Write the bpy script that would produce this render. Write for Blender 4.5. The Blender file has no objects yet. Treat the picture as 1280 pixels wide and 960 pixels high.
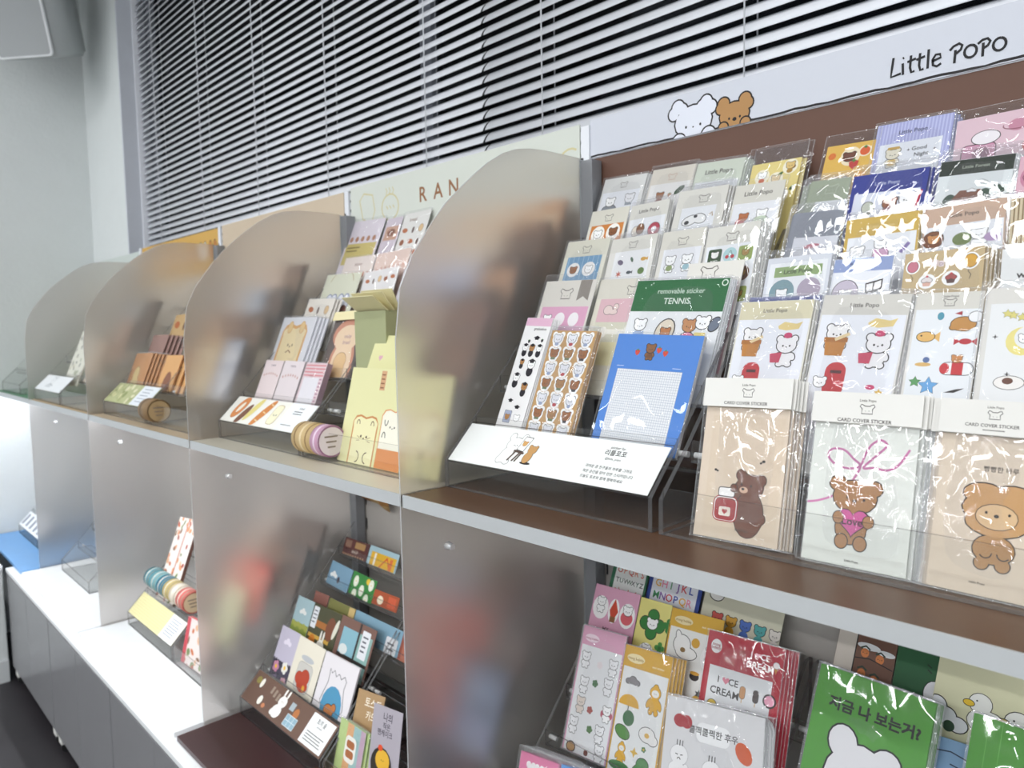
import bpy, bmesh, math, random
from mathutils import Vector, Matrix
random.seed(7)
S = bpy.context.scene
COL = S.collection

# ------------------------------------------------------------------ camera
cam_d = bpy.data.cameras.new('camera')
cam = bpy.data.objects.new('camera', cam_d); COL.objects.link(cam)
cam_d.sensor_width = 36.0
cam_d.lens = 36.0 * 914.342 / 1280.0
cam_d.clip_start = 0.02
def camera_matrix(loc, yaw, pitch, roll):
    f = Vector((math.sin(yaw)*math.cos(pitch), math.cos(yaw)*math.cos(pitch), math.sin(pitch)))
    r = Vector((math.cos(yaw), -math.sin(yaw), 0)); d = f.cross(r)
    r2 = math.cos(roll)*r + math.sin(roll)*d
    d2 = -math.sin(roll)*r + math.cos(roll)*d
    M = Matrix.Identity(4)
    for i in range(3):
        M[i][0] = r2[i]; M[i][1] = -d2[i]; M[i][2] = -f[i]; M[i][3] = loc[i]
    return M
cam.matrix_world = camera_matrix((0.96342, -0.67693, 0.26451), -0.802238, -0.0759212, 0.0179299)
cam_d.dof.use_dof = True
cam_d.dof.focus_distance = 0.98
cam_d.dof.aperture_fstop = 6.3
S.camera = cam

# ------------------------------------------------------------------ world, exposure
w = bpy.data.worlds.new('night'); S.world = w; w.use_nodes = True
w.node_tree.nodes['Background'].inputs[0].default_value = (0.010, 0.012, 0.018, 1)
w.node_tree.nodes['Background'].inputs[1].default_value = 0.3
S.view_settings.view_transform = 'Standard'
S.view_settings.look = 'None'
S.view_settings.gamma = 1.0
S.view_settings.exposure = -1.24
S.cycles.max_bounces = 14
S.cycles.diffuse_bounces = 4
S.cycles.glossy_bounces = 4
S.cycles.transmission_bounces = 10
S.cycles.transparent_max_bounces = 64
S.cycles.use_denoising = True
S.cycles.sample_clamp_indirect = 6.0

# ------------------------------------------------------------------ ceiling lights (the room's LED panels)
CEIL = 2.1
def area(name, loc, sx, sy, watts, col=(1, 1, 1), rot=(0, 0, 0)):
    L = bpy.data.lights.new(name, 'AREA'); L.shape = 'RECTANGLE'; L.size = sx; L.size_y = sy
    L.energy = watts; L.color = col
    o = bpy.data.objects.new(name, L); o.location = loc; o.rotation_euler = rot; COL.objects.link(o)
    return o
LIGHTS = [(-2.9, -.95, 1.0), (.25, -.95, 1.0), (2.1, -.95, 1.0)]
LIGHTS += [(x, -2.6, 1.0) for x in (-2.6, -0.9, 0.8, 2.5)]
LIGHTS += [(x, y, 2.5) for y in (-4.4, -5.6) for x in (-2.6, -0.9, 0.8, 2.5)]
for x, y, k in LIGHTS:
    area('ceiling_lamp', (x, y, CEIL - 0.05), 1.25, 0.13, 34*k, (0.97, 0.985, 1.0))

# ------------------------------------------------------------------ materials
def srgb(h):
    if isinstance(h, str):
        h = h.lstrip('#')
        if len(h) == 3: h = ''.join(c*2 for c in h)
        h = [int(h[i:i+2], 16)/255 for i in (0, 2, 4)]
    return tuple(c/12.92 if c <= .04045 else ((c+.055)/1.055)**2.4 for c in h)
def new_mat(name):
    m = bpy.data.materials.new(name); m.use_nodes = True
    nt = m.node_tree; nt.nodes.clear()
    out = nt.nodes.new('ShaderNodeOutputMaterial')
    return m, nt, out
def nd(nt, t, **kw):
    n = nt.nodes.new(t)
    for k, v in kw.items():
        if k.startswith('i_'):
            n.inputs[k[2:].replace('_', ' ')].default_value = v
        else: setattr(n, k, v)
    return n
def principled(name, col, rough=.5, metal=0, noise=0.0, nscale=60, bump=0.0, bscale=200, spec=.5, coat=0):
    m, nt, out = new_mat(name)
    p = nd(nt, 'ShaderNodeBsdfPrincipled')
    c = srgb(col) if isinstance(col, str) else col
    p.inputs['Base Color'].default_value = (*c, 1)
    p.inputs['Roughness'].default_value = rough; p.inputs['Metallic'].default_value = metal
    p.inputs['Specular IOR Level'].default_value = spec
    p.inputs['Coat Weight'].default_value = coat
    tc = nd(nt, 'ShaderNodeTexCoord')
    if noise:
        n = nd(nt, 'ShaderNodeTexNoise', i_Scale=nscale, i_Detail=4.0)
        nt.links.new(tc.outputs['Object'], n.inputs['Vector'])
        mx = nd(nt, 'ShaderNodeMixRGB', blend_type='MULTIPLY'); mx.inputs[0].default_value = noise
        mx.inputs[1].default_value = (*c, 1); nt.links.new(n.outputs['Fac'], mx.inputs[2])
        hs = nd(nt, 'ShaderNodeHueSaturation'); hs.inputs['Value'].default_value = 1 + noise*.5
        nt.links.new(mx.outputs[0], hs.inputs['Color'])
        nt.links.new(hs.outputs[0], p.inputs['Base Color'])
    if bump:
        n2 = nd(nt, 'ShaderNodeTexNoise', i_Scale=bscale, i_Detail=5.0)
        nt.links.new(tc.outputs['Object'], n2.inputs['Vector'])
        b = nd(nt, 'ShaderNodeBump'); b.inputs['Strength'].default_value = bump; b.inputs['Distance'].default_value = .004
        nt.links.new(n2.outputs['Fac'], b.inputs['Height']); nt.links.new(b.outputs[0], p.inputs['Normal'])
    nt.links.new(p.outputs[0], out.inputs[0])
    return m
M = {}
M['wall'] = principled('wall_paper', '#dfe3e3', .75, noise=.06, nscale=9, bump=.55, bscale=55)
M['ceiling'] = principled('ceiling_paint', '#e8e8e6', .9, bump=.1)
M['floor'] = principled('floor_vinyl', '#2b272b', .45, noise=.4, nscale=14, bump=.08, bscale=300)
M['skirting'] = principled('skirting_paint', '#d3d6d8', .5)
M['alu'] = principled('window_aluminium', '#b8bcc6', .45, metal=.0, noise=.1, nscale=30)
M['trim'] = principled('window_reveal', '#cfd2da', .6, noise=.08, nscale=20)
M['slat'] = principled('blind_slat', '#f3f5fb', .4)
M['cord'] = principled('blind_cord', '#eceef2', .7)
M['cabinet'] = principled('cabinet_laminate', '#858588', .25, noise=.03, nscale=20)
M['cabtop'] = principled('countertop_laminate', '#eef0f2', .35)
M['plastic_white'] = principled('caster_plastic', '#dedcd8', .5)
M['rubber'] = principled('caster_rubber', '#202022', .7)
M['metal'] = principled('shelf_steel', '#bcbfc1', .38, metal=.0, noise=.05, nscale=40)
M['metal_dark'] = principled('upright_steel', '#8e9094', .42, metal=.25, noise=.06, nscale=40)
M['chrome'] = principled('knob_chrome', '#eceef0', .2, metal=.35)
M['speaker'] = principled('speaker_plastic', '#c4c8c8', .5, bump=.05, bscale=400)
M['speaker_rim'] = principled('speaker_rim', '#e6e8ea', .4)
M['grille'] = principled('speaker_grille', '#a3a6a8', .6, noise=.2, nscale=900)
M['black'] = principled('black_plastic', '#16161a', .5)
def board(name, col, rough=.35):
    M[name] = principled(name, col, rough, noise=.07, nscale=25)
board('mat_white', '#f0f2f4'); board('mat_blue', '#6b9fd4'); board('mat_maroon', '#3c2224', .3)
board('liner_brown', '#5f4431', .38); board('liner_cream', '#cfc9b8', .35); board('liner_sand', '#cbb698'); board('liner_tan', '#cdb184'); board('liner_green', '#2c7a4c')
board('back_brown', '#68483a', .6); board('back_grey', '#b2ada8', .5); board('back_cream', '#d8cfc0', .5)

def m_paper():
    m, nt, out = new_mat('printed_paper')
    a = nd(nt, 'ShaderNodeAttribute', attribute_name='Col')
    p = nd(nt, 'ShaderNodeBsdfPrincipled'); p.inputs['Roughness'].default_value = .5
    p.inputs['Specular IOR Level'].default_value = .35
    tc = nd(nt, 'ShaderNodeTexCoord'); n = nd(nt, 'ShaderNodeTexNoise', i_Scale=900.0, i_Detail=2.0)
    nt.links.new(tc.outputs['Object'], n.inputs['Vector'])
    b = nd(nt, 'ShaderNodeBump'); b.inputs['Strength'].default_value = .05; b.inputs['Distance'].default_value = .001
    nt.links.new(n.outputs['Fac'], b.inputs['Height']); nt.links.new(b.outputs[0], p.inputs['Normal'])
    nt.links.new(a.outputs['Color'], p.inputs['Base Color']); nt.links.new(p.outputs[0], out.inputs[0])
    return m
M['paper'] = m_paper()

CREASE = .5
def schlick(nt, f0, k=1.0):
    lw = nd(nt, 'ShaderNodeLayerWeight'); lw.inputs['Blend'].default_value = .5
    pw = nd(nt, 'ShaderNodeMath', operation='POWER'); pw.inputs[1].default_value = 5
    ma = nd(nt, 'ShaderNodeMath', operation='MULTIPLY_ADD', use_clamp=True); ma.inputs[1].default_value = min(1, k)*(1-f0); ma.inputs[2].default_value = f0
    nt.links.new(lw.outputs['Facing'], pw.inputs[0]); nt.links.new(pw.outputs[0], ma.inputs[0])
    return ma
def thin_clear(name, tint, rough, boost, haze, bump=0.0, bscale=60.0, stretch=(1, 1, 1)):
    """Thin clear plastic: see-through with a Fresnel gloss."""
    m, nt, out = new_mat(name)
    tr = nd(nt, 'ShaderNodeBsdfTransparent'); tr.inputs[0].default_value = (*tint, 1)
    gl = nd(nt, 'ShaderNodeBsdfGlossy'); gl.inputs['Roughness'].default_value = rough
    df = nd(nt, 'ShaderNodeBsdfDiffuse'); df.inputs[0].default_value = (.85, .86, .88, 1)
    mu = schlick(nt, .04*boost, min(boost, .5))
    m1 = nd(nt, 'ShaderNodeMixShader'); m1.inputs[0].default_value = haze
    m2 = nd(nt, 'ShaderNodeMixShader')
    nt.links.new(tr.outputs[0], m1.inputs[1]); nt.links.new(df.outputs[0], m1.inputs[2])
    nt.links.new(mu.outputs[0], m2.inputs[0])
    nt.links.new(m1.outputs[0], m2.inputs[1]); nt.links.new(gl.outputs[0], m2.inputs[2])
    if bump:                                  # soft waves plus narrow crease lines along the noise's mid level
        tc = nd(nt, 'ShaderNodeTexCoord'); mp = nd(nt, 'ShaderNodeMapping'); mp.inputs['Scale'].default_value = stretch
        oi = nd(nt, 'ShaderNodeObjectInfo')
        ad = nd(nt, 'ShaderNodeVectorMath', operation='ADD'); cmb = nd(nt, 'ShaderNodeVectorMath', operation='SCALE')
        cmb.inputs[0].default_value = (7, 3, 5); nt.links.new(oi.outputs['Random'], cmb.inputs['Scale'])
        nt.links.new(tc.outputs['Object'], ad.inputs[0]); nt.links.new(cmb.outputs[0], ad.inputs[1])
        nt.links.new(ad.outputs[0], mp.inputs['Vector'])
        def M_(op, a, b=None, c=None):
            q = nd(nt, 'ShaderNodeMath', operation=op)
            for k, v in enumerate((a, b, c)):
                if v is None: continue
                if isinstance(v, (int, float)): q.inputs[k].default_value = v
                else: nt.links.new(v, q.inputs[k])
            return q.outputs[0]
        n = nd(nt, 'ShaderNodeTexNoise', i_Scale=bscale, i_Detail=1.0, i_Distortion=1.2); nt.links.new(mp.outputs[0], n.inputs['Vector'])
        r = M_('POWER', M_('SUBTRACT', 1.0, M_('MULTIPLY', M_('ABSOLUTE', M_('SUBTRACT', n.outputs['Fac'], .5)), 4.0)), 5.0)
        n2 = nd(nt, 'ShaderNodeTexNoise', i_Scale=bscale*.75, i_Detail=0.0, i_Distortion=.4); nt.links.new(mp.outputs[0], n2.inputs['Vector'])
        hgt = M_('MULTIPLY_ADD', n2.outputs['Fac'], 1.5, M_('MULTIPLY', M_('MAXIMUM', r, 0.0), CREASE))
        b = nd(nt, 'ShaderNodeBump'); b.inputs['Strength'].default_value = bump; b.inputs['Distance'].default_value = .004
        nt.links.new(hgt, b.inputs['Height'])
        nt.links.new(b.outputs[0], gl.inputs['Normal'])
    nt.links.new(m2.outputs[0], out.inputs[0])
    return m
M['sleeve'] = thin_clear('sleeve_film', (.985, .985, .988), .035, 1.1, .02, bump=.38, bscale=21.0, stretch=(1.0, 1.0, .6))
M['film_rim'] = thin_clear('sleeve_rim', (.93, .93, .94), .06, 2.2, .22, bump=.5, bscale=60.0)
M['film_flat'] = thin_clear('flat_film', (.985, .985, .988), .04, 1.1, .02, bump=.14, bscale=14.0, stretch=(1.0, 1.0, .6))
M['acrylic'] = thin_clear('clear_acrylic', (.985, .988, .986), .02, .6, .006)
M['acrylic_edge'] = thin_clear('clear_acrylic_edge', (.50, .48, .48), .08, 1.6, .08)

def m_frost():
    m, nt, out = new_mat('frosted_acrylic')
    rf = nd(nt, 'ShaderNodeBsdfRefraction'); rf.inputs['Roughness'].default_value = FROST_R; rf.inputs['IOR'].default_value = 1.3
    rf.inputs['Color'].default_value = (.95, .925, .91, 1)
    tl = nd(nt, 'ShaderNodeBsdfTranslucent'); tl.inputs[0].default_value = (.86, .85, .83, 1)
    df = nd(nt, 'ShaderNodeBsdfDiffuse'); df.inputs[0].default_value = (.72, .71, .69, 1)
    gl = nd(nt, 'ShaderNodeBsdfGlossy'); gl.inputs['Roughness'].default_value = .28
    fr = schlick(nt, .05, .8)
    a = nd(nt, 'ShaderNodeMixShader'); a.inputs[0].default_value = .10
    b = nd(nt, 'ShaderNodeMixShader'); b.inputs[0].default_value = .06
    c = nd(nt, 'ShaderNodeMixShader')
    nt.links.new(rf.outputs[0], a.inputs[1]); nt.links.new(tl.outputs[0], a.inputs[2])
    nt.links.new(a.outputs[0], b.inputs[1]); nt.links.new(df.outputs[0], b.inputs[2])
    nt.links.new(fr.outputs[0], c.inputs[0]); nt.links.new(b.outputs[0], c.inputs[1]); nt.links.new(gl.outputs[0], c.inputs[2])
    nt.links.new(c.outputs[0], out.inputs[0])
    return m
FROST_R = .47
M['frost'] = m_frost()
M['frost_edge'] = thin_clear('frosted_acrylic_edge', (.55, .55, .54), .3, 2.0, .45)
def m_emit(name, col, s):
    m, nt, out = new_mat(name); e = nd(nt, 'ShaderNodeEmission'); e.inputs[0].default_value = (*col, 1); e.inputs[1].default_value = s
    nt.links.new(e.outputs[0], out.inputs[0]); return m
M['led'] = m_emit('led_glow', (.93, .96, 1.0), 170)
M['led_dim'] = m_emit('led_glow_dim', (1.0, .95, .9), 170*.25)
def m_glass():
    m, nt, out = new_mat('window_glass')
    tr = nd(nt, 'ShaderNodeBsdfTransparent'); tr.inputs[0].default_value = (.55, .57, .6, 1)
    gl = nd(nt, 'ShaderNodeBsdfGlossy'); gl.inputs['Roughness'].default_value = .02
    fr = nd(nt, 'ShaderNodeFresnel'); mx = nd(nt, 'ShaderNodeMixShader')
    nt.links.new(fr.outputs[0], mx.inputs[0]); nt.links.new(tr.outputs[0], mx.inputs[1]); nt.links.new(gl.outputs[0], mx.inputs[2])
    nt.links.new(mx.outputs[0], out.inputs[0]); return m
M['glass'] = m_glass()

# ------------------------------------------------------------------ mesh helpers
def link(name, me, mat=None, parent=None, loc=None, mats=None):
    o = bpy.data.objects.new(name, me); COL.objects.link(o)
    if mats:
        for q in mats: me.materials.append(q)
    elif mat is not None and not me.materials: me.materials.append(mat)
    if parent is not None: o.parent = parent
    if loc is not None: o.location = loc
    return o
def pydata(verts, faces, name='m'):
    me = bpy.data.meshes.new(name); me.from_pydata(verts, [], faces); me.update(); return me
def box_vf(x0, y0, z0, x1, y1, z1):
    v = [(x0, y0, z0), (x1, y0, z0), (x1, y1, z0), (x0, y1, z0), (x0, y0, z1), (x1, y0, z1), (x1, y1, z1), (x0, y1, z1)]
    f = [(0, 3, 2, 1), (4, 5, 6, 7), (0, 1, 5, 4), (1, 2, 6, 5), (2, 3, 7, 6), (3, 0, 4, 7)]
    return v, f
def box_me(x0, y0, z0, x1, y1, z1, bevel=0, seg=2, name='box'):
    v, f = box_vf(x0, y0, z0, x1, y1, z1)
    me = pydata(v, f, name)
    if bevel:
        bm = bmesh.new(); bm.from_mesh(me)
        bmesh.ops.bevel(bm, geom=bm.edges[:], offset=bevel, segments=seg, affect='EDGES', profile=.6)
        bm.to_mesh(me); bm.free()
    return me
def boxes_me(bs, name='boxes'):
    V, F = [], []
    for b in bs:
        v, f = box_vf(*b); n = len(V); V += v; F += [tuple(i+n for i in q) for q in f]
    return pydata(V, F, name)
def prism_me(pts, x0, x1, name='prism', edge_slot=None):
    """Extrude a (y, z) outline along x; edge faces may take a second material slot."""
    n = len(pts)
    v = [(x0, y, z) for y, z in pts] + [(x1, y, z) for y, z in pts]
    f = [tuple(range(n-1, -1, -1)), tuple(range(n, 2*n))] + [(i, (i+1) % n, (i+1) % n + n, i+n) for i in range(n)]
    me = pydata(v, f, name)
    bm = bmesh.new(); bm.from_mesh(me); bmesh.ops.recalc_face_normals(bm, faces=bm.faces[:]); bm.to_mesh(me); bm.free()
    return me
def plate_me(x0, y0, z0, x1, y1, z1, name='plate'):
    """A clear plate: the faces on its thin side get slot 1 (edge material)."""
    me = box_me(x0, y0, z0, x1, y1, z1, name=name)
    d = sorted([(abs(x1-x0), 0), (abs(y1-y0), 1), (abs(z1-z0), 2)])[0][1]
    me.materials.append(M['acrylic']); me.materials.append(M['acrylic_edge'])
    for p in me.polygons:
        if abs(p.normal[d]) < .5: p.material_index = 1
    return me
def cyl_me(r, x0, x1, n=20, axis='x', name='cyl', r1=None):
    r1 = r if r1 is None else r1
    v, f = [], []
    for k, (x, q) in enumerate(((x0, r), (x1, r1))):
        for i in range(n):
            a = 2*math.pi*i/n; c, s = q*math.cos(a), q*math.sin(a)
            v.append((x, c, s) if axis == 'x' else ((c, x, s) if axis == 'y' else (c, s, x)))
    f = [(i, (i+1) % n, (i+1) % n+n, i+n) for i in range(n)] + [tuple(range(n)), tuple(range(2*n-1, n-1, -1))]
    me = pydata(v, f, name)
    bm = bmesh.new(); bm.from_mesh(me); bmesh.ops.recalc_face_normals(bm, faces=bm.faces[:]); bm.to_mesh(me); bm.free()
    for p in me.polygons: p.use_smooth = len(p.vertices) == 4
    return me
def tag(o, label=None, cat=None, group=None, kind=None):
    if label: o['label'] = label
    if cat: o['category'] = cat
    if group: o['group'] = group
    if kind: o['kind'] = kind
    return o
def empty(name, loc=(0, 0, 0)):
    o = bpy.data.objects.new(name, None); o.empty_display_size = .05; o.location = loc; COL.objects.link(o); return o
# ------------------------------------------------------------------ flat print as thin vector shapes
INK = '#2b2422'
_font = {}
def glyphs(s):
    if s not in _font:
        c = bpy.data.curves.new('t', 'FONT'); c.body = s; c.resolution_u = 2; c.offset = .014
        o = bpy.data.objects.new('t', c); me = o.to_mesh()
        v = [(q.co.x, q.co.y) for q in me.vertices]; f = [tuple(p.vertices) for p in me.polygons]
        o.to_mesh_clear(); bpy.data.objects.remove(o); bpy.data.curves.remove(c)
        xs = [q[0] for q in v] or [0, 1]
        _font[s] = (v, f, min(xs), max(xs))
    return _font[s]

class Art:
    """Coordinates: u runs 0..1 across the sheet, v runs down from its top edge in the same unit."""
    def __init__(s, H=1.5): s.items = []; s.z = 1; s.H = H
    def lay(s, k=1): s.z += k; return s
    def poly(s, pts, c): return s.tris(pts, [tuple(range(len(pts)))], c)
    def tris(s, pts, faces, c): s.items.append((pts, faces, c, s.z+.04*len(s.items))); return s
    def rect(s, x0, y0, x1, y1, c): return s.poly([(x0, y0), (x1, y0), (x1, y1), (x0, y1)], c)
    def rr(s, x0, y0, x1, y1, r, c, n=4):
        P = []
        for cx, cy, a0 in ((x1-r, y0+r, -90), (x1-r, y1-r, 0), (x0+r, y1-r, 90), (x0+r, y0+r, 180)):
            for i in range(n+1):
                a = math.radians(a0+90*i/n); P.append((cx+r*math.cos(a), cy+r*math.sin(a)))
        return s.poly(P, c)
    def ell(s, cx, cy, rx, ry=None, c='#000', rot=0, n=16):
        ry = rx if ry is None else ry; R = math.radians(rot); P = []
        for i in range(n):
            a = 2*math.pi*i/n; x, y = rx*math.cos(a), ry*math.sin(a)
            P.append((cx+x*math.cos(R)-y*math.sin(R), cy+x*math.sin(R)+y*math.cos(R)))
        return s.poly(P, c)
    def smooth(s, P, m=5):
        out = []
        for i in range(len(P)-1):
            a, b, c, d = P[max(i-1, 0)], P[i], P[i+1], P[min(i+2, len(P)-1)]
            for q in range(m):
                t = q/m
                out.append(tuple(.5*(2*b[k]+(c[k]-a[k])*t+(2*a[k]-5*b[k]+4*c[k]-d[k])*t*t+(3*b[k]-a[k]-3*c[k]+d[k])*t**3) for k in (0, 1)))
        return out+[P[-1]]
    def line(s, pts, w, c, closed=False):
        V, F = [], []; n = len(pts)
        for i, p in enumerate(pts):
            a = pts[(i-1) % n] if (i or closed) else pts[i]; b = pts[(i+1) % n] if (i < n-1 or closed) else pts[i]
            dx, dy = b[0]-a[0], b[1]-a[1]; L = math.hypot(dx, dy) or 1
            nx, ny = -dy/L*w/2, dx/L*w/2
            V += [(p[0]+nx, p[1]+ny), (p[0]-nx, p[1]-ny)]
        for i in range(n if closed else n-1):
            j = (i+1) % n; F.append((2*i, 2*i+1, 2*j+1, 2*j))
        return s.tris(V, F, c)
    def arc(s, cx, cy, r, a0, a1, w, c, n=8, ry=None):
        ry = r if ry is None else ry
        return s.line([(cx+r*math.cos(math.radians(a0+(a1-a0)*i/n)), cy+ry*math.sin(math.radians(a0+(a1-a0)*i/n))) for i in range(n+1)], w, c)
    def text(s, t, x, y, size, c=INK, align='c', wmax=None, bold=0):
        if bold:
            for dx, dy in ((-1, -1), (1, -1), (-1, 1), (1, 1)): s.text(t, x+dx*bold, y+dy*bold, size, c, align, wmax)
        v, f, a, b = glyphs(t)
        k = size
        if wmax and (b-a)*k > wmax: k = wmax/(b-a)
        off = {'c': (a+b)/2, 'l': a, 'r': b}[align]
        return s.tris([(x+(q[0]-off)*k, y-q[1]*k) for q in v], f, c)
    def multi(s, ells, fill, ow=.012, oc=INK):
        z = s.z
        if ow:
            for e in ells: s.ell(e[0], e[1], e[2]+ow, e[3]+ow, oc, e[4] if len(e) > 4 else 0)
        s.z = z+1
        for e in ells: s.ell(e[0], e[1], e[2], e[3], fill, e[4] if len(e) > 4 else 0)
        s.z = z+2; return s
    def oell(s, cx, cy, rx, ry, c, ow=.01, rot=0, oc=INK): return s.multi([(cx, cy, rx, ry, rot)], c, ow, oc)
    def orr(s, x0, y0, x1, y1, r, c, ow=.01, oc=INK):
        s.rr(x0-ow, y0-ow, x1+ow, y1+ow, r+ow, oc); s.z += 1; s.rr(x0, y0, x1, y1, r, c); s.z += 1; return s
    # ---- motifs; each starts at the current layer and comes back to it
    def face(s, x, y, k, c=INK, gap=.16, nose=True):
        s.ell(x-gap*k, y, .045*k, .05*k, c, n=8); s.ell(x+gap*k, y, .045*k, .05*k, c, n=8)
        if nose: s.ell(x, y+.06*k, .04*k, .03*k, c, n=8)
    def head(s, x, y, k, fill='#fff', ow=.02, ear=.16, oc=INK, muzzle=None, face=True):
        """a plain round-eared cartoon bear head, k wide"""
        z = s.z; ow = max(ow, .045, .0075/k)
        s.multi([(x-.34*k, y-.30*k, ear*k, ear*k), (x+.34*k, y-.30*k, ear*k, ear*k), (x, y, .46*k, .38*k)], fill, ow*k, oc)
        if muzzle: s.ell(x, y+.10*k, .17*k, .12*k, muzzle); s.z += 1
        if face: s.face(x, y+.04*k, k, oc)
        s.z = z
    def bear(s, x, y, k, fill='#fff', body=None, ow=.02, oc=INK, item=None):
        """whole little bear: body, arms, feet under a head; k = head width, (x, y) = head centre"""
        z = s.z; ow = max(ow, .045, .0075/k)
        s.multi([(x-.20*k, y+.92*k, .15*k, .12*k), (x+.20*k, y+.92*k, .15*k, .12*k), (x, y+.62*k, .34*k, .36*k),
                 (x-.34*k, y+.55*k, .12*k, .18*k, 25), (x+.34*k, y+.55*k, .12*k, .18*k, -25)], fill, ow*k, oc)
        if body: s.ell(x, y+.64*k, .31*k, .28*k, body); s.z += 1
        s.head(x, y, k, fill, ow, oc=oc); s.z += 4
        if item: s.oell(x, y+.62*k, .20*k, .17*k, item, ow*k, oc=oc)
        s.z = z
    def heart(s, x, y, k, c, ow=0, oc=INK):
        def P(q): return [(x+q*(16*math.sin(t)**3)/17, y-q*(13*math.cos(t)-5*math.cos(2*t)-2*math.cos(3*t)-math.cos(4*t))/17) for t in [2*math.pi*i/24 for i in range(24)]]
        z = s.z
        if ow: s.poly(P(k+ow), oc); s.z += 1
        s.poly(P(k), c); s.z = z
    def star(s, x, y, k, c, n=5, inner=.5, rot=-90, ow=0):
        def P(q): return [(x+q*(1 if i % 2 == 0 else inner)*math.cos(math.radians(rot+180*i/n)), y+q*(1 if i % 2 == 0 else inner)*math.sin(math.radians(rot+180*i/n))) for i in range(2*n)]
        z = s.z
        if ow: s.poly(P(k+ow*1.6), INK); s.z += 1
        s.poly(P(k), c); s.z = z
    def flower(s, x, y, k, c, mid='#f2c230', n=5, ow=0):
        z = s.z
        s.multi([(x+.55*k*math.cos(6.283*i/n), y+.55*k*math.sin(6.283*i/n), .42*k, .42*k) for i in range(n)], c, ow)
        s.ell(x, y, .32*k, .32*k, mid); s.z = z
    def leaf(s, x, y, k, c, rot=0):
        z = s.z; s.ell(x, y, k, .45*k, c, rot, 12); s.z += 1
        R = math.radians(rot); s.line([(x-k*math.cos(R), y-k*math.sin(R)), (x+.8*k*math.cos(R), y+.8*k*math.sin(R))], .08*k, '#20402a'); s.z = z
    def cherry(s, x, y, k, c='#c0303a'):
        z = s.z; s.line([(x-.4*k, y+.2*k), (x+.1*k, y-.7*k), (x+.45*k, y+.2*k)], .09*k, '#3d5a34'); s.lay()
        s.ell(x-.4*k, y+.3*k, .3*k, .3*k, c, n=12); s.ell(x+.45*k, y+.3*k, .3*k, .3*k, c, n=12); s.z = z
    def berry(s, x, y, k, c='#d8442f'):
        z = s.z; s.poly([(x-.5*k, y-.3*k), (x, y-.5*k), (x+.5*k, y-.3*k), (x+.4*k, y+.2*k), (x, y+.6*k), (x-.4*k, y+.2*k)], c); s.lay(); s.star(x, y-.42*k, .3*k, '#4a8a3c', 4, .4); s.z = z
    def fish(s, x, y, k, c, ow=.0):
        z = s.z
        s.poly([(x+.45*k, y), (x+.95*k, y-.4*k), (x+.95*k, y+.4*k)], c); s.oell(x, y, .6*k, .38*k, c, ow); s.ell(x-.3*k, y-.08*k, .07*k, .07*k, INK, n=8); s.z = z
    def cloud(s, x, y, k, c='#fff', ow=.008, oc=INK):
        z = s.z; s.multi([(x-.5*k, y+.1*k, .32*k, .24*k), (x, y-.08*k, .4*k, .34*k), (x+.5*k, y+.1*k, .34*k, .25*k)], c, ow, oc); s.z = z
    def tree(s, x, y, k, c='#2f4a39'):
        z = s.z; s.rect(x-.06*k, y+.4*k, x+.06*k, y+.7*k, '#5a4334'); s.lay(); s.ell(x, y, .34*k, .6*k, c); s.z = z
    def house(s, x, y, k, c='#7a4a36'):
        z = s.z; s.rect(x-.5*k, y, x+.5*k, y+.6*k, '#a8694a'); s.poly([(x-.62*k, y), (x-.25*k, y-.55*k), (x+.45*k, y-.55*k), (x+.65*k, y)], c); s.lay()
        s.rect(x-.34*k, y+.15*k, x-.14*k, y+.4*k, '#f2d8a0'); s.z = z
    def balloon(s, x, y, k, c):
        z = s.z; s.line([(x, y+.8*k), (x-.15*k, y+1.2*k), (x+.15*k, y+1.6*k), (x, y+2.1*k)], .07*k, INK); s.lay()
        s.ell(x, y, .85*k, 1.0*k, '#fff'); s.lay(); s.oell(x, y, .62*k, .78*k, c, .06*k); s.z = z
    def cupcake(s, x, y, k, top, base='#e8b9a8'):
        z = s.z; s.ell(x, y, .95*k, .95*k, '#fff'); s.lay()
        s.poly([(x-.5*k, y), (x+.5*k, y), (x+.36*k, y+.62*k), (x-.36*k, y+.62*k)], base); s.lay()
        s.multi([(x-.28*k, y-.1*k, .3*k, .26*k), (x+.28*k, y-.1*k, .3*k, .26*k), (x, y-.32*k, .3*k, .26*k)], top, .05*k); s.ell(x, y-.6*k, .13*k, .13*k, '#c8323c'); s.z = z
    def cone(s, x, y, k, top, top2=None):
        z = s.z; s.poly([(x-.3*k, y), (x+.3*k, y), (x, y+.9*k)], '#c98a4c'); s.lay()
        s.multi([(x, y-.12*k, .4*k, .36*k)]+([(x, y-.55*k, .32*k, .3*k)] if top2 else []), top, .04*k)
        if top2: s.ell(x, y-.55*k, .3*k, .27*k, top2)
        s.z = z
    def pop(s, x, y, k, c, rot=0):
        z = s.z; s.rect(x-.05*k, y+.5*k, x+.05*k, y+.95*k, '#d8b88a'); s.lay(); s.orr(x-.28*k, y-.6*k, x+.28*k, y+.55*k, .25*k, c, .04*k); s.z = z
    def umbrella(s, x, y, k, c):
        z = s.z; s.line([(x, y), (x, y+.9*k), (x+.15*k, y+1.0*k), (x+.25*k, y+.85*k)], .08*k, INK); s.lay()
        s.poly([(x-.9*k, y+.1*k)]+[(x+.9*k*math.cos(math.radians(a)), y+.1*k+.8*k*math.sin(math.radians(a))) for a in range(180, 361, 20)], c); s.z = z
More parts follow.
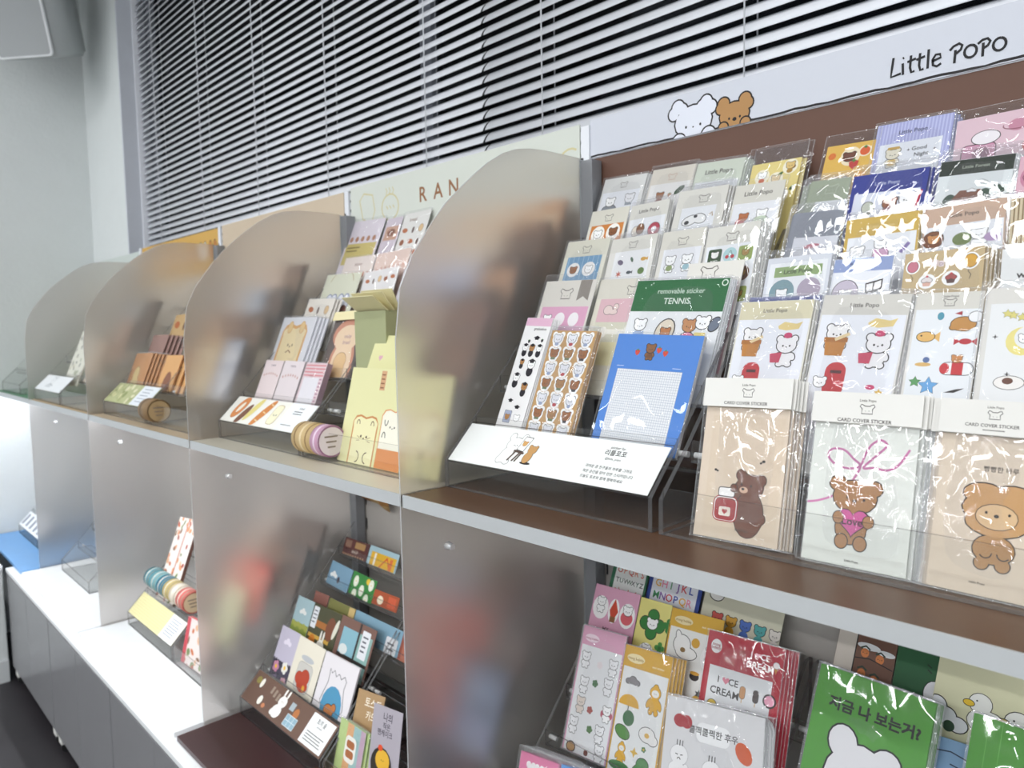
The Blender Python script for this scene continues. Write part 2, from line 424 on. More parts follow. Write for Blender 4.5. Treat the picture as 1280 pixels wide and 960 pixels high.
    def toast(s, x0, y0, x1, y1, crust, crumb, ow=.03):
        z = s.z; w = x1-x0
        def P(d): return [(x0+d, y1-d), (x0+d, y0+.30*w), (x0+d*.6, y0+.16*w), (x0+.10*w+d*.6, y0+.03*w+d), (x0+.28*w, y0+d), (x0+.5*w, y0+.05*w+d), (x0+.72*w, y0+d), (x1-.10*w-d*.6, y0+.03*w+d), (x1-d*.6, y0+.16*w), (x1-d, y0+.30*w), (x1-d, y1-d)]
        s.poly(P(0), crust); s.lay(); s.poly(P(ow), crumb); s.z = z
    def duck(s, x, y, k):
        z = s.z; s.multi([(x, y, .42*k, .40*k), (x+.35*k, y+.7*k, .75*k, .5*k)], '#f4f2ee', .03*k); s.oell(x-.42*k, y+.1*k, .2*k, .12*k, '#e8c02c', .03*k); s.ell(x-.14*k, y-.08*k, .035*k, .035*k, INK, n=8); s.z = z
    def popo_logo(s, x, y, k, c='#6f6a64'):
        """outline of a small bear head under an arched caption"""
        s.line([(x-.5*k, y-.5*k), (x-.62*k, y-.3*k), (x-.42*k, y-.1*k), (x-.45*k, y+.32*k), (x+.45*k, y+.32*k), (x+.42*k, y-.1*k), (x+.62*k, y-.3*k), (x+.5*k, y-.5*k), (x+.3*k, y-.42*k), (x+.2*k, y-.34*k), (x-.2*k, y-.34*k), (x-.3*k, y-.42*k)], .07*k, c, True)
        for a in (-.15, .15): s.ell(x+a*k, y+.08*k, .035*k, .035*k, c, n=6)
    def grid(s, x0, y0, x1, y1, n, m, w, c):
        V, F = [], []
        for i in range(n+1):
            x = x0+(x1-x0)*i/n; k = len(V); V += [(x-w/2, y0), (x+w/2, y0), (x+w/2, y1), (x-w/2, y1)]; F.append((k, k+1, k+2, k+3))
        for j in range(m+1):
            y = y0+(y1-y0)*j/m; k = len(V); V += [(x0, y-w/2), (x1, y-w/2), (x1, y+w/2), (x0, y+w/2)]; F.append((k, k+1, k+2, k+3))
        return s.tris(V, F, c)
    def lines(s, x0, y0, x1, n, gap, w, c, rag=.25):
        """rows of tiny unreadable print as fine strokes"""
        for i in range(n):
            e = x1-(x1-x0)*rag*random.random(); s.rect(x0, y0+i*gap, e, y0+i*gap+w, c)

EPS = 4e-5
def col_attr(me, loops_cols):
    a = me.color_attributes.new('Col', 'FLOAT_COLOR', 'CORNER'); a.data.foreach_set('color', loops_cols)
_lin = {}
def lin(c):
    if c not in _lin: _lin[c] = (*srgb(c), 1.0)
    return _lin[c]
def art_mesh(art, w, h, clip=True, base=None):
    """print as a mesh in card space: x 0..w, z up from the card's foot, lying on y = 0"""
    V, F, C = [], [], []
    if base:
        V = [(.0002, -5e-5, .0002), (w-.0002, -5e-5, .0002), (w-.0002, -5e-5, h-.0002), (.0002, -5e-5, h-.0002)]; F = [(0, 1, 2, 3)]; C = list(lin(base))*4
    for pts, faces, c, z in art.items:
        n = len(V)
        for u, v in pts:
            x, zz = u*w, h-v*w
            if clip: x = min(max(x, .0004), w-.0004); zz = min(max(zz, .0004), h-.0004)
            V.append((x, -(z*EPS+1e-4), zz))
        lc = lin(c)
        for f in faces:
            F.append(tuple(i+n for i in f)); C += list(lc)*len(f)
    me = pydata(V, F, 'print')
    col_attr(me, C); me.materials.append(M['paper'])
    return me
def paper_box(w, h, t, c, side=None, round_top=0):
    """a sheet, card or pad: front face at y = 0, thickness towards +y"""
    if round_top:
        pts = [(0, 0), (w, 0)]
        for i in range(9): a = math.radians(90*i/8); pts.append((w-round_top+round_top*math.cos(a), h-round_top+round_top*math.sin(a)))
        for i in range(9): a = math.radians(90+90*i/8); pts.append((round_top+round_top*math.cos(a), h-round_top+round_top*math.sin(a)))
        n = len(pts); v = [(x, 0, z) for x, z in pts]+[(x, t, z) for x, z in pts]
        f = [tuple(range(n)), tuple(range(2*n-1, n-1, -1))]+[(i, i+n, (i+1) % n+n, (i+1) % n) for i in range(n)]
        me = pydata(v, f, 'sheet')
    else: me = box_me(0, 0, 0, w, t, h, name='sheet')
    C = []
    for p in me.polygons:
        k = lin(c) if (side is None or abs(p.normal.y) > .5) else lin(side)
        C += list(k)*len(p.vertices)
    col_attr(me, C); me.materials.append(M['paper'])
    return me
def sleeve_me(w, h, mx=.004, top=.008, t=.003, amp=.0011, seed=0, flat=False):
    if flat: amp *= .35
    """clear film bag: a wavy front sheet and a back sheet joined round the rim"""
    r = random.Random(seed); nx, nz = 11, 16
    x0, x1, z0, z1 = -mx, w+mx, -.002, h+top
    ph = [(r.uniform(18, 60), r.uniform(10, 50), r.uniform(0, 6)) for _ in range(5)]
    V, F = [], []
    ra, rb = .0014/(x1-x0), .0014/(z1-z0)
    AA = [0]+[ra+(1-2*ra)*k/(nx-2) for k in range(nx-1)]+[1]; BB = [0]+[rb+(1-2*rb)*k/(nz-2) for k in range(nz-1)]+[1]
    for j in range(nz+1):
        for i in range(nx+1):
            a, b = AA[i], BB[j]; x = x0+(x1-x0)*a; z = z0+(z1-z0)*b
            e = min(1, 4*min(a, 1-a))*min(1, 5*min(b, 1-b)+.15)
            d = sum(math.sin(p*x+q*z+s) for p, q, s in ph)/5
            V.append((x, -.0016*e-.0016-amp*e*(d+.8), z))
    for j in range(nz):
        for i in range(nx):
            k = j*(nx+1)+i; F.append((k, k+1, k+nx+2, k+nx+1))
    n = len(V); V += [(x0, t+.001, z0), (x1, t+.001, z0), (x1, t+.001, z1), (x0, t+.001, z1)]; F.append((n, n+3, n+2, n+1))
    rim = [j*(nx+1) for j in range(nz+1)]
    me = pydata(V, F, 'film')
    for p in me.polygons: p.use_smooth = True
    me.materials.append(M['film_flat' if flat else 'sleeve']); me.materials.append(M['film_rim'])
    for q in range(nx*nz):
        if q % nx in (0, nx-1) or q//nx in (0, nz-1): me.polygons[q].material_index = 1
    return me

def frame_of(p):
    """world matrix of a sheet standing in a tier: foot-left corner, x along its foot, z up its face"""
    Y, z, t, a, b, w_, r = p
    up = Vector((0, math.sin(t), math.cos(t))); X = Vector((1, 0, 0)); nrm = Vector((0, -math.cos(t), math.sin(t)))
    ax = math.cos(r)*X+math.sin(r)*up; uz = -math.sin(r)*X+math.cos(r)*up
    TL = Vector((0, Y, z))+a*X+b*up
    return TL, ax, -nrm, uz
SHEETS = {}
def sheet(key, name, cat, label, base='#f4f2ee', art=None, t=.0009, side=None, film=None, H=None, group=None, rt=0, header=None):
    p = POS[key]; TL, ax, ny, uz = frame_of(p); w_ = p[5]; h = H or max(.02, p[4]+.002)
    org = TL-uz*h
    Mx = Matrix.Identity(4)
    for i in range(3): Mx[i][0], Mx[i][1], Mx[i][2], Mx[i][3] = ax[i], ny[i], uz[i], org[i]
    o = link(name, paper_box(w_, h, t, base, side, rt)); o.matrix_world = Mx
    tag(o, label, cat, group)
    parts = []
    if art and art.items:
        q = link('print', art_mesh(art, w_, h, base=base), parent=o); parts.append(q)
    if header:
        hh, hc, ha = header
        me = paper_box(w_+.006, hh, .0012, hc); q = link('header_card', me, parent=o, loc=(-.003, -.0062, h-hh+.003))
        if ha: link('print', art_mesh(ha, w_+.006, hh), parent=q)
    if film:
        f = dict(mx=.003, top=.008); f.update(film if isinstance(film, dict) else {})
        q = link('film_sleeve', sleeve_me(w_, h, t=t, seed=hash(key) % 1000 if False else sum(map(ord, key)), **f), parent=o); parts.append(q)
    SHEETS[key] = (o, w_, h, t)
    return o
NTH = ['', 'first', 'second', 'third', 'fourth', 'fifth', 'sixth', 'seventh', 'eighth', 'ninth', 'tenth']
def label_nth(label, i):
    a_, b_ = label.split(' ', 1) if label.split(' ', 1)[0] in ('x',) else ('', label)
    return NTH[i]+' '+b_
def stack(key, n, gap, dx, label, group, name=None):
    """n more of the same standing behind it, each an object with copies of its parts"""
    o, w_, h, t = SHEETS[key]; o['group'] = group
    for i in range(1, n+1):
        c = o.copy(); COL.objects.link(c)
        jig = random.uniform(-.0008, .0008)
        c.matrix_world = o.matrix_basis @ Matrix.Translation((dx*i+jig, gap*i, random.uniform(-.001, .0004)))
        c['label'] = label_nth(label, i); c['group'] = group
        for ch in list(o.children):
            if ch.name.split('.')[0] == 'print': continue
            d = ch.copy(); COL.objects.link(d); d.parent = c
            for g in ch.children:
                e = g.copy(); COL.objects.link(e); e.parent = d
POS = {
 'grad': (0.165, 0.09, 0.384, 0.0556, 0.208, 0.0622, -0.0481),
 'kraft': (0.165, 0.09, 0.384, 0.123, 0.1832, 0.0977, -0.0251),
 'memo': (0.165, 0.09, 0.384, 0.2648, 0.1763, 0.1507, -0.0316),
 'ribbon': (0.225, 0.158, 0.384, 0.0479, 0.2049, 0.1183, -0.0258),
 'bone': (0.233, 0.158, 0.384, 0.1688, 0.2005, 0.0895, -0.0179),
 'tennis': (0.225, 0.158, 0.384, 0.253, 0.1934, 0.1655, -0.0337),
 'pinkbear': (0.245, 0.158, 0.384, 0.3295, 0.2176, 0.0941, -0.0006),
 'bluestripe': (0.285, 0.226, 0.384, 0.0459, 0.2123, 0.1003, -0.0131),
 'fish': (0.285, 0.226, 0.384, 0.1512, 0.2057, 0.0952, 0.0302),
 'scarf': (0.285, 0.226, 0.384, 0.2578, 0.2073, 0.0819, 0.0191),
 'greensq': (0.285, 0.226, 0.384, 0.3421, 0.2044, 0.0879, 0.0435),
 'orange': (0.345, 0.294, 0.384, 0.0575, 0.2036, 0.0881, 0.0063),
 'wheel': (0.345, 0.294, 0.384, 0.1498, 0.202, 0.0811, 0.0437),
 'cats': (0.345, 0.294, 0.384, 0.2478, 0.2151, 0.0941, -0.0084),
 'redpopo': (0.345, 0.294, 0.384, 0.3562, 0.2076, 0.0833, -0.0214),
 'pot': (0.405, 0.362, 0.384, 0.0406, 0.206, 0.1017, -0.0281),
 'leaf': (0.405, 0.362, 0.384, 0.1541, 0.2059, 0.0941, -0.0357),
 'pale': (0.405, 0.362, 0.384, 0.2502, 0.2006, 0.0926, -0.0484),
 'yellow': (0.405, 0.362, 0.384, 0.3582, 0.1766, 0.0838, -0.0077),
 'honey': (0.112, 0.005, 0.2443, 0.4663, 0.1934, 0.1099, 0.0221),
 'love': (0.112, 0.005, 0.2443, 0.6079, 0.1832, 0.1084, 0.0063),
 'bread': (0.112, 0.005, 0.2443, 0.738, 0.1826, 0.0861, -0.0103),
 'basketa': (0.165, 0.09, 0.384, 0.4622, 0.2202, 0.0999, 0.0028),
 'basketb': (0.165, 0.09, 0.384, 0.5735, 0.2254, 0.102, -0.029),
 'sea': (0.165, 0.09, 0.384, 0.6797, 0.2223, 0.0683, -0.0022),
 'moon': (0.165, 0.09, 0.384, 0.7492, 0.2244, 0.0607, 0.003),
 'navyback': (0.185, 0.09, 0.384, 0.4619, 0.2277, 0.0999, -0.0126),
 'greenlabel': (0.225, 0.158, 0.384, 0.4711, 0.2123, 0.0885, 0.0294),
 'bookclub': (0.225, 0.158, 0.384, 0.5647, 0.2029, 0.0723, 0.0029),
 'balloons': (0.225, 0.158, 0.384, 0.6499, 0.203, 0.0842, 0.0378),
 'cozy': (0.225, 0.158, 0.384, 0.7511, 0.1995, 0.0559, 0.0532),
 'grayc': (0.285, 0.226, 0.384, 0.4808, 0.2117, 0.0705, -0.0346),
 'yellowhead': (0.285, 0.226, 0.384, 0.5575, 0.1903, 0.0929, 0.0393),
 'tanhead': (0.285, 0.226, 0.384, 0.6533, 0.1924, 0.0881, 0.0608),
 'striped': (0.285, 0.226, 0.384, 0.7448, 0.194, 0.051, 0.0427),
 'sage': (0.345, 0.294, 0.384, 0.4811, 0.1944, 0.0583, -0.0428),
 'navy': (0.345, 0.294, 0.384, 0.5428, 0.1913, 0.0984, -0.0227),
 'forest': (0.345, 0.294, 0.384, 0.654, 0.1925, 0.0836, -0.0372),
 'pinkside': (0.345, 0.294, 0.384, 0.7424, 0.1829, 0.0582, -0.0219),
 'citrus': (0.405, 0.362, 0.384, 0.4805, 0.1847, 0.0727, -0.0323),
 'lilac': (0.405, 0.362, 0.384, 0.551, 0.2041, 0.1002, -0.0147),
 'pinkcam': (0.405, 0.362, 0.384, 0.656, 0.1865, 0.1009, 0.0181),
 'pinkstack': (0.165, -0.645, 0.384, 0.0429, 0.1489, 0.0918, 0.1195),
 'bluestack': (0.165, -0.645, 0.384, 0.1371, 0.1624, 0.0869, 0.1017),
 'pinksheet': (0.285, -0.509, 0.384, 0.0729, 0.2192, 0.0993, 0.0564),
 'umbrella': (0.285, -0.509, 0.384, 0.1737, 0.2123, 0.0993, 0.0592),
 'whitebag': (0.231, -0.5702, 0.384, 0.2923, 0.2393, 0.1693, 0.1265),
 'birthday': (0.345, -0.441, 0.384, 0.0559, 0.2134, 0.1057, 0.0233),
 'clover': (0.345, -0.441, 0.384, 0.1639, 0.2135, 0.0684, 0.0173),
 'duckyellow': (0.345, -0.441, 0.384, 0.2331, 0.212, 0.1034, 0.0354),
 'icecream': (0.297, -0.4954, 0.384, 0.3251, 0.2639, 0.1327, 0.0456),
 'alphagreen': (0.405, -0.373, 0.384, 0.065, 0.2019, 0.0857, -0.013),
 'alphablue': (0.405, -0.373, 0.384, 0.1538, 0.2031, 0.1138, -0.0053),
 'rainbow': (0.405, -0.373, 0.384, 0.2742, 0.2025, 0.1496, -0.0233),
 'greenbear': (0.285, -0.509, 0.384, 0.5169, 0.2842, 0.1565, -0.0354),
 'greenright': (0.285, -0.509, 0.384, 0.7169, 0.2826, 0.1066, -0.0313),
 'treecard': (0.405, -0.373, 0.384, 0.5134, 0.181, 0.0851, -0.0351),
 'darkgreen': (0.405, -0.373, 0.384, 0.5996, 0.1772, 0.0589, -0.0198),
 'ducks': (0.395, -0.373, 0.384, 0.6574, 0.1901, 0.1243, -0.0395),
 'bluecard': (0.345, -0.441, 0.384, 0.66, 0.1517, 0.0592, 0.0249),
 'pada': (0.147, 0.09, 0.384, -0.8484, 0.1119, 0.097, -0.0023),
 'padb': (0.147, 0.09, 0.384, -0.7461, 0.1127, 0.1019, -0.0079),
 'padc': (0.147, 0.09, 0.384, -0.6353, 0.11, 0.0965, 0.0019),
 'catbread': (0.207, 0.158, 0.384, -0.8925, 0.158, 0.1771, -0.0124),
 'toastpad': (0.207, 0.158, 0.384, -0.6211, 0.1597, 0.1518, 0.0239),
 'breadsheet': (0.267, 0.226, 0.384, -0.849, 0.1371, 0.139, -0.0283),
 'dolls': (0.309, 0.2736, 0.384, -0.8327, 0.1561, 0.1729, -0.0186),
 'pretzel': (0.309, 0.2736, 0.384, -0.6431, 0.1495, 0.1457, 0.0566),
 'pinka': (0.351, 0.3212, 0.384, -0.8027, 0.1536, 0.1487, -0.0123),
 'pinkb': (0.351, 0.3212, 0.384, -0.6502, 0.1514, 0.1464, 0.0387),
 'topa': (0.405, 0.3824, 0.384, -0.879, 0.2089, 0.1682, -0.043),
 'topb': (0.405, 0.3824, 0.384, -0.7004, 0.1955, 0.0732, -0.0054),
 'topc': (0.405, 0.3824, 0.384, -0.6219, 0.199, 0.1118, 0.0016),
 'baga': (0.094, 0.005, 0.2443, -0.3528, 0.1908, 0.2149, -0.0022),
 'bagb': (0.147, 0.09, 0.384, -0.3711, 0.1779, 0.1519, -0.0174),
 'gbox': (0.207, 0.158, 0.384, -0.454, 0.159, 0.151, 0.0066),
 'flower': (0.165, -0.645, 0.384, -0.8681, 0.126, 0.0968, 0.0175),
 'jam': (0.165, -0.645, 0.384, -0.7705, 0.1265, 0.129, -0.0032),
 'bowl': (0.165, -0.645, 0.384, -0.6387, 0.1246, 0.1512, 0.0261),
 'village': (0.225, -0.577, 0.384, -0.883, 0.1206, 0.0872, 0.026),
 'rabbit': (0.225, -0.577, 0.384, -0.794, 0.1233, 0.1354, 0.0136),
 'windowc': (0.225, -0.577, 0.384, -0.6563, 0.1278, 0.1556, 0.0076),
 'tbrown': (0.285, -0.509, 0.384, -0.8555, 0.0588, 0.072, 0.0327),
 'tolive': (0.285, -0.509, 0.384, -0.7777, 0.0583, 0.1274, 0.0075),
 'tblue': (0.285, -0.509, 0.384, -0.647, 0.0601, 0.2064, 0.0044),
 'sky': (0.345, -0.441, 0.384, -0.8644, 0.0612, 0.1121, -0.0399),
 'eggs': (0.345, -0.441, 0.384, -0.7488, 0.0576, 0.1144, -0.0322),
 'redcard': (0.345, -0.441, 0.384, -0.6359, 0.0347, 0.1096, 0.0227),
 'shop': (0.405, -0.373, 0.384, -0.877, 0.0454, 0.1244, 0.0128),
 'ybeach': (0.405, -0.373, 0.384, -0.749, 0.0477, 0.1368, -0.0017),
 'tan': (0.147, -0.6654, 0.384, -0.459, 0.1195, 0.1008, 0.124),
 'pancake': (0.112, -0.73, 0.2443, -0.3481, 0.1997, 0.1028, 0.1238),
 'sandwich': (0.112, -0.73, 0.2443, -0.4585, 0.1297, 0.1011, 0.0086),
 'peanut': (0.12, 0.09, 0.384, -1.796, 0.1192, 0.1675, 0.0247),
 'roundc': (0.12, 0.09, 0.384, -1.4919, 0.1168, 0.1284, 0.0188),
 'purple': (0.18, 0.158, 0.384, -1.7914, 0.1132, 0.1519, 0.013),
 'tallc': (0.24, 0.226, 0.384, -1.7347, 0.1146, 0.1542, 0.0295),
 'floral': (0.145, -0.645, 0.384, -1.7087, 0.2826, 0.1552, 0.0777),
 'redpack': (0.092, -0.73, 0.2443, -1.3167, 0.1321, 0.1572, 0.0449),
 'tallD': (0.077, 0.0696, 0.384, -2.4597, 0.2318, 0.2004, 0.0234),
}
# ------------------------------------------------------------------ the room
FL = -1.26; XL = -3.52; XR = 3.3; YB = 0.5; YF = -7.4
def struct(name, me, mat, parent=None):
    o = link(name, me, mat, parent)
    if parent is None: o['kind'] = 'structure'
    return o
struct('floor', box_me(XL-.1, YF-.1, FL-.05, XR+.1, YB+.2, FL), M['floor'])
struct('ceiling', box_me(XL-.1, YF-.1, CEIL, XR+.1, YB+.2, CEIL+.05), M['ceiling'])
struct('wall_left', box_me(XL-.1, YF-.1, FL, XL, YB+.2, CEIL), M['wall'])
struct('wall_right', box_me(XR, YF-.1, FL, XR+.1, YB+.2, CEIL), M['wall'])
struct('wall_front', box_me(XL, YF-.1, FL, XR, YF, CEIL), M['wall'])
WX0, WX1, WZ0, WZ1 = -2.93, 1.48, 0.52, 2.02
struct('wall_back', boxes_me([(XL, YB, FL, WX0, YB+.2, CEIL), (WX1, YB, FL, XR, YB+.2, CEIL),
                              (WX0, YB, FL, WX1, YB+.2, WZ0), (WX0, YB, WZ1, WX1, YB+.2, CEIL)]), M['wall'])
win = struct('window_1', boxes_me([(WX0, .635, WZ0, WX0+.05, .69, WZ1), (WX1-.05, .635, WZ0, WX1, .69, WZ1),
                                   (WX0, .635, WZ0, WX1, .69, WZ0+.05), (WX0, .635, WZ1-.05, WX1, .69, WZ1), (-.75, .64, WZ0, -.70, .685, WZ1)]), M['alu'])
link('pane', box_me(WX0+.05, .66, WZ0+.05, -.75, .665, WZ1-.05), M['glass'], win)
link('pane', box_me(-.70, .66, WZ0+.05, WX1-.05, .665, WZ1-.05), M['glass'], win)
struct('trim_1', boxes_me([(WX0, YB-.002, WZ0, WX0+.012, .635, WZ1)]), M['trim'])
struct('trim_2', boxes_me([(WX0+.012, .565, WZ0, WX0+.022, .62, WZ1)]), M['slat'])
struct('trim_3', boxes_me([(WX0+.02, YB+.001, WZ0, WX1, .635, WZ0+.004)]), M['alu'])

# venetian blinds
PITCH = .0287
def slat_me(L):
    n = 6; wd = .0345; R = .055; th = .0007
    prof = []
    half = math.asin(wd/2/R)
    for k in range(n+1):
        a = -half+2*half*k/n; prof.append((R*math.sin(a), R*math.cos(a)-R))
    pts = prof+[(y, z-th) for y, z in reversed(prof)]
    t = math.radians(52)       # room-side edge hangs low, convex face to the room
    out = []
    for y, z in pts:           # rotate about x so that -y edge goes down
        out.append((y*math.cos(t)-z*math.sin(t), y*math.sin(t)+z*math.cos(t)))
    me = prism_me(out, 0, L, 'slat')
    for p in me.polygons: p.use_smooth = len(p.vertices) == 4
    me.materials.append(M['slat']); return me
def blind(x0, x1, cords, label):
    b = empty('venetian_blind', (x0, .59, .60)); tag(b, label, 'blind', 'venetian blinds in the window')
    me = slat_me(x1-x0)
    z = .7455-PITCH*4
    first = True
    while z < 1.95:
        link('slat', me, parent=b, loc=(0, 0, z-.60)); z += PITCH
    link('bottom_rail', box_me(0, -.012, -.005, x1-x0, .012, .010, .003), M['slat'], b)
    link('head_rail', box_me(0, -.02, 1.36, x1-x0, .02, 1.40, .002), M['slat'], b)
    cm = cyl_me(.0016, 0, 1.36, 8, 'z')
    for x in cords:
        link('ladder_cord', cm, M['cord'], b, loc=(x-x0, -.0185, 0)); link('ladder_cord', cm, M['cord'], b, loc=(x-x0+.006, .0185, 0))
    return b
blind(-2.905, -.4275, (-2.68, -2.17, -1.66, -1.16, -.645), 'white slatted blind filling the window left of the joint between the blinds')
blind(-.4195, 1.45, (-.212, .287, .78, 1.28), 'white slatted blind right of the joint, above the brown display wall')

# speaker high in the corner
def speaker():
    n = Vector((.597*1, -.764, -.242)); a, p = math.radians(52), math.radians(14)
    n = Vector((math.cos(a)*math.cos(p), -math.sin(a)*math.cos(p), -math.sin(p)))
    r = Vector((math.sin(a), math.cos(a), 0)); u = r.cross(n); u = u if u.z > 0 else -u
    W, Hh, D = .295, .46, .29
    BR = Vector((-3.05, .262, 1.572)); org = BR-r*W
    s = empty('wall_speaker'); Mx = Matrix.Identity(4)
    for i in range(3): Mx[i][0], Mx[i][1], Mx[i][2], Mx[i][3] = r[i], -n[i], u[i], org[i]
    s.matrix_world = Mx
    tag(s, 'grey-white loudspeaker mounted high in the corner by the window', 'speaker')
    v = [(0, .0, 0), (W, .0, 0), (W, 0, Hh), (0, 0, Hh), (.03, D, .035), (W-.03, D, .035), (W-.03, D, Hh-.035), (.03, D, Hh-.035)]
    f = [(0, 1, 2, 3), (4, 7, 6, 5), (0, 4, 5, 1), (1, 5, 6, 2), (2, 6, 7, 3), (3, 7, 4, 0)]
    me = pydata(v, f); bm = bmesh.new(); bm.from_mesh(me)
    top = [q for q in bm.faces if abs(q.calc_center_median().y) < 1e-6][0]
    bmesh.ops.bevel(bm, geom=bm.edges[:], offset=.018, segments=3, affect='EDGES'); bm.to_mesh(me); bm.free()
    for q in me.polygons: q.use_smooth = True
    link('body', me, M['speaker'], s)
    def ring(x0, z0, x1, z1, r_, y): 
        P = []
        for cx, cz, a0 in ((x1-r_, z0+r_, -90), (x1-r_, z1-r_, 0), (x0+r_, z1-r_, 90), (x0+r_, z0+r_, 180)):
            for i in range(5): q = math.radians(a0+22.5*i); P.append((cx+r_*math.cos(q), y, cz+r_*math.sin(q)))
        return P
    A = ring(.004, .004, W-.004, Hh-.004, .02, -.004); B = ring(.012, .012, W-.012, Hh-.012, .016, -.006); Cc = ring(.014, .014, W-.014, Hh-.014, .015, .012); A2 = ring(.004, .004, W-.004, Hh-.004, .02, .006)
    k = len(A); V = A2+A+B+Cc
    F = [(l*k+i, l*k+(i+1) % k, (l+1)*k+(i+1) % k, (l+1)*k+i) for l in range(3) for i in range(k)]
    link('rim', pydata(V, F), M['speaker_rim'], s)
    link('grille', box_me(.012, -.0035, .012, W-.012, -.001, Hh-.012, .0006), M['grille'], s)
    link('bracket', boxes_me([(W*.35, D-.005, .12, W*.65, D+.015, .32), (W*.45, D+.005, .16, W*.55, D+.06, .28)]), M['black'], s)
speaker()

# low cabinets, countertop and boards
TOPZ = -.735
CAB = [-2.845+.747*i for i in range(6)]
names = ['white two-door cabinet in the corner, below the blue board', 'white two-door cabinet, second from the corner, above the front caster',
         'white two-door cabinet, third from the corner, below the second white board', 'white two-door cabinet below the maroon board',
         'white two-door cabinet below the nearest display bay', 'white two-door cabinet at the right end of the run']
for i, x in enumerate(CAB):
    c = empty('base_cabinet', (x, -.10, FL)); tag(c, names[i], 'cabinet', 'white base cabinets')
    W = .747
    link('carcass', box_me(.002, .02, .075, W-.002, .56, .496, .002), M['cabinet'], c)
    for k in (0, 1):
        link('door', box_me(k*W/2+(.004 if k == 0 else .0012), 0, .075, (k+1)*W/2-(.0012 if k == 0 else .004), .018, .493, .0015), M['cabinet'], c)
    for cx in (.04, W-.04):
        for cy in (.028, .5):
            q = link('caster', box_me(cx-.02, cy-.022, .035, cx+.02, cy+.022, .075, .004), M['plastic_white'], c)
            link('wheel', cyl_me(.019, cx-.009, cx+.009, 16), M['rubber'], q, loc=(0, cy, .019))
o = link('countertop', box_me(-2.86, -.100, -.763, 1.64, .46, -.7475, .0015), M['cabtop']); tag(o, 'long white countertop running over all the cabinets', 'countertop')
o = empty('side_counter', (-2.87, -.11, FL)); tag(o, 'low white counter side meeting the cabinets at the far left edge', 'counter')
link('side_panel', box_me(-.63, -2.2, .10, 0, .0, .505, .004), M['wall'], o)
link('counter_top', box_me(-.64, -2.2, .505, .012, 0.0, .525, .003), M['cabtop'], o)
link('plinth', box_me(-.63, -2.2, 0, .008, .0, .10, .003), M['skirting'], o)
BAYS = [(.0, .9), (-.9, .0), (-1.8, -.9), (-2.7, -1.8), (-3.515, -2.7)]
bm_ = [('mat_maroon', 'dark brown board on the countertop under the nearest bay'), ('mat_maroon', 'dark maroon board on the countertop, in front of the postcard rack'),
       ('mat_white', 'white board on the countertop before the tape and patterned paper rack'), ('mat_white', 'white board on the countertop before the empty clear rack'),
       ('mat_blue', 'blue board on the countertop in the far corner')]
for (x0, x1), (m, lb) in zip(BAYS, bm_):
    o = link('counter_board', box_me(x0+.010, -.070, -.7475, x1-.010, .45, TOPZ, .001), M[m]); tag(o, lb, 'board', 'boards on the countertop')

# upper shelves
sh = [('liner_brown', 'nearest shelf with a brown top and pale steel lip', 0), ('liner_cream', 'second shelf with a cream top, under the bread stationery', 1),
      ('liner_sand', 'third shelf with a sand top, behind the second divider', 2), ('liner_tan', 'fourth shelf with a tan top, before the white label', 2), ('liner_green', 'far corner shelf with a green top', 2)]
for (x0, x1), (m, lb, led) in zip(BAYS, sh):
    s = empty('shelf', (x0, 0, 0)); tag(s, lb, 'shelf', 'steel shelves between the dividers')
    W = x1-x0
    link('tray', boxes_me([(.0035, .001, -.0205, W-.0035, .004, .0), (.0035, .004, -.0205, W-.0035, .46, -.017), (.0035, .455, -.017, W-.0035, .46, 0)]), M['metal'], s)
    link('liner', box_me(.0045, .0045, -.004, W-.0045, .4545, -.0005), M[m], s)
    if led:
        link('light_strip', box_me(.06, .045, -.029, W-.06, .062, -.0206, .001), M['led' if led == 2 else 'led_dim'], s)

# frosted dividers
prof = [(0.0, -.747), (0, .25), (.0044, .281), (.0109, .3316), (.036, .383), (.0785, .4403), (.108, .474), (.1404, .5031), (.174, .531), (.2058, .5549), (.245, .5775), (.2753, .5885), (.312, .595), (.349, .5975), (.4515, .5975), (.4515, -.747)]
dl = ['nearest frosted acrylic divider with a rounded top', 'second frosted divider, between the bread stationery and the tape racks', 'third frosted divider, right of the white label', 'farthest frosted divider, beside the green shelf']
for i, x in enumerate((0, -.9, -1.8, -2.7)):
    me = prism_me(prof, -.0028, .0002)
    me.materials.append(M['frost']); me.materials.append(M['frost_edge'])
    for p in me.polygons: p.material_index = 0 if abs(p.normal.x) > .5 else 1
    o = link('frosted_divider', me, loc=(x, 0, 0)); tag(o, dl[i], 'divider', 'frosted dividers')
    link('standoff_knob', cyl_me(.0075, 0, .014, 16, 'x', r1=.0055), M['chrome'], o, loc=(.0004, .094, -.104))
    u = empty('upright', (x, .453, -.745)); tag(u, ['grey steel upright behind the nearest divider', 'grey steel upright behind the second divider', 'grey steel upright behind the third divider', 'grey steel upright behind the farthest divider'][i], 'upright', 'steel uprights')
    link('post', box_me(.0012, 0, 0, .030, .030, 1.337, .001), M['metal_dark'], u)
    link('post_flange', box_me(-.003, -.0008, 0, .0012, .028, 1.34), M['metal'], u)
    link('back_rail', box_me(-.021, .028, 0, .0, .034, 1.412), M['slat'], u)
    link('clip', box_me(-.0205, .0265, 1.31, -.015, .0278, 1.35), M['black'], u)
    link('slots', boxes_me([(.033+.027*(k % 1), .0315, .05+.075*k, .036, .0325, .085+.075*k) for k in range(8)]), M['black'], u)['kind'] = 'stuff'

